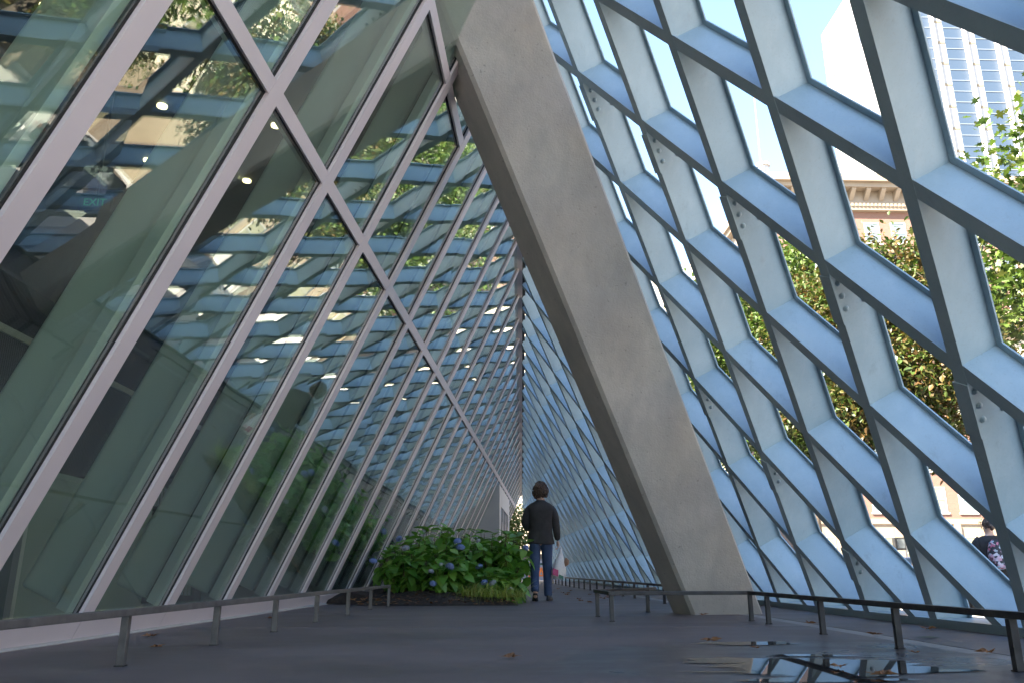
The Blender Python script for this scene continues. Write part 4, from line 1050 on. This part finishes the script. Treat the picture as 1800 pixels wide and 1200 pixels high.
for (hx, hy, hz, yaw, pit, tb) in ((.107, .15, .0, -.15, 0, False), (-.092, -.13, .095, .05, -.62, True)):
    # each shoe is one part: upper with its sole and heel tab as sub-parts
    rows = [(-.02, .030, .075), (.02, .036, .095), (.08, .038, .085), (.14, .043, .062), (.20, .045, .048), (.25, .036, .035), (.275, .012, .022)]
    up = MB().loft([[(w*math.cos(a), y, .02 + max(0, hh*math.sin(a))) for a in [2*math.pi*k/12 for k in range(12)]] for (y, w, hh) in rows])
    u = up.build('shoe', M['shoe'], man, True); u.location = (hx, hy, hz); u.rotation_euler = (pit, 0, yaw)
    MB().loft([[(w*1.1*math.cos(a), y, .011 + .011*math.sin(a)) for a in [2*math.pi*k/10 for k in range(10)]] for (y, w, hh) in [(-.03, .02, 0)] + rows]).build('sole', M['sole'], u, True)
    if tb: MB().box(-.015, .015, -.034, -.021, .06, .12).build('heel_tab', M['red_tab'], u)
for s_ in (-1, 1):
    MB().tube([(s_*.078, .03, 1.665), (s_*.088, .025, 1.695), (s_*.084, .03, 1.725)], [(.008, .014), (.010, .02), (.006, .012)], 8).build('ear', M['skin'], man, True)
MB().tube([(0, .118, 1.72), (0, .137, 1.69), (0, .115, 1.675)], [.007, .014, .010], 6).build('nose', M['skin'], man, True)
curls(man, (0, .012, 1.725), .088, .104, .108, 300, .032, 5, -.8)
hand(man, (.272, .065, .925), (.06, .05, -1), 1, M['skin'])
hand(man, (-.15, .21, 1.12), (.3, 1, 0), -1, M['skin'])

bag = empty('shopping_bag', (1.205, 13.13, .33)); tag(bag, 'crumpled white plastic shopping bag hanging from the man\'s hand', 'bag')
bm = MB(); r_ = random.Random(3)
rings = []
for (z, rx, ry, dx) in [(.0, .03, .03, -.02), (.012, .085, .06, -.02), (.06, .11, .075, -.022), (.14, .115, .078, -.018), (.21, .10, .07, -.01), (.29, .075, .05, .0), (.36, .045, .03, .012), (.42, .022, .018, .022), (.465, .016, .016, .025)]:
    n = 26; rings.append([(dx + rx*math.cos(2*math.pi*k/n)*(1 + r_.uniform(-.13, .13)), ry*math.sin(2*math.pi*k/n)*(1 + r_.uniform(-.13, .13)), z + r_.uniform(-.006, .006)) for k in range(n)])
bm.loft(rings); b_ = bm.build('bag_film', M['plastic'], bag, True)
for (x0, x1, z0, z1, m) in ((-.125, -.035, .07, .17, 'pink_box'), (-.03, .045, .03, .075, 'green_box')):
    MB().prism([(x0, -.086, z0), (x1, -.088, z0-.03), (x1+.005, -.086, z1-.03), (x0+.01, -.084, z1)], (0, .02, 0)).build('printed_label', M[m], b_)
MB().tube([(.075, -.01, .20), (.10, 0, .24), (.115, 0, .29), (.10, 0, .33)], [.02, .045, .04, .012], 10).build('bread_roll', M['bread'], bag, True)
MB().tube([(.005, .0, .45), (-.006, 0, .49), (.012, .01, .505), (.03, .005, .49), (.028, 0, .45)], .005, 5).build('handle', M['plastic'], bag)

# woman with backpack on the sidewalk
wo = empty('person', (7.98, 12.6, -.43)); wo.rotation_euler = (0, 0, R(-12)); tag(wo, 'woman in black t-shirt with a floral backpack walking beyond the lattice', 'person')
P2 = [(x*.95, y, z*.925) for (x, y, z) in P]; P2[20] = (-.27, .10, .86); P2[17] = (.27, .08, .84); P2[19] = (-.25, -.02, 1.08); P2[16] = (.25, -.02, 1.08)
skin_body(P2, Ed, Rd, 'body', M['skin'], wo)
MB().loft([ring((0, y, z*.925), rx*1.06, ry*1.12, 22, 0, .05) for (z, rx, ry, y) in prof[:-1]]).build('t_shirt', M['black_cotton'], wo, True)
ts = MB()
for s_ in (-1, 1): ts.tube([(s_*.145, -.01, 1.365), (s_*.20, -.012, 1.30), (s_*.245, -.02, 1.17)], [(.07, .075), (.08, .08), (.078, .078)], 12)
ts.build('t_shirt_sleeves', M['black_cotton'], wo, True)
tr_ = MB()
for (s_, yy) in ((1, .16), (-1, -.1)): tr_.tube([(s_*.06, 0, .93), (s_*.09, 0, .86), (s_*.095, yy*.3, .5), (s_*.10, yy, .08)], [(.11, .12), (.115, .125), (.09, .095), (.075, .08)], 12)
tr_.build('trousers', M['black_cotton'], wo, True)
for (s_, yy) in ((1, .16), (-1, -.1)): MB().loft([[(s_*.10 + w*math.cos(a), yy + y, .012 + max(0, hh*math.sin(a))) for a in [2*math.pi*k/10 for k in range(10)]] for (y, w, hh) in [(-.04, .03, .07), (.03, .038, .08), (.12, .044, .055), (.19, .03, .035), (.21, .01, .02)]]).build('shoe', M['shoe'], wo, True)
curls(wo, (0, .01, 1.60), .086, .105, .105, 60, .014, 8, -.6)
MB().tube([(0, -.09, 1.60), (0, -.13, 1.585), (0, -.15, 1.54), (0, -.12, 1.50)], [.02, .04, .038, .012], 10).build('hair_bun', M['hair'], wo, True)
hand(wo, (-.27, .11, .86), (0, .1, -1), -1, M['skin']); hand(wo, (.27, .09, .84), (0, .1, -1), 1, M['skin'])
bp = empty('backpack', (7.98, 12.6, -.43)); bp.rotation_euler = (0, 0, R(-12)); tag(bp, 'black backpack with a pink and white floral pattern on the woman\'s back', 'backpack')
pk = MB().loft([ring((.02, -.20, z), rx, ry, 16, 0, .12) for (z, rx, ry) in [(.90, .10, .05), (.92, .14, .085), (1.05, .155, .10), (1.2, .15, .09), (1.31, .12, .07), (1.36, .06, .04)]])
p_ = pk.build('main_pouch', M['pack'], bp, True)
MB().loft([ring((.02, -.29, z), rx, .035, 14, 0, .15) for (z, rx) in [(.93, .09), (.95, .115), (1.08, .11), (1.1, .08)]]).build('front_pocket', M['pack'], bp, True)
for s_ in (-1, 1): MB().tube([(.02 + s_*.08, -.14, 1.33), (.01 + s_*.10, -.06, 1.42), (s_*.11, .05, 1.40), (s_*.12, .11, 1.25)], [(.022, .006)]*4, 8).build('strap', M['pack'], bp)
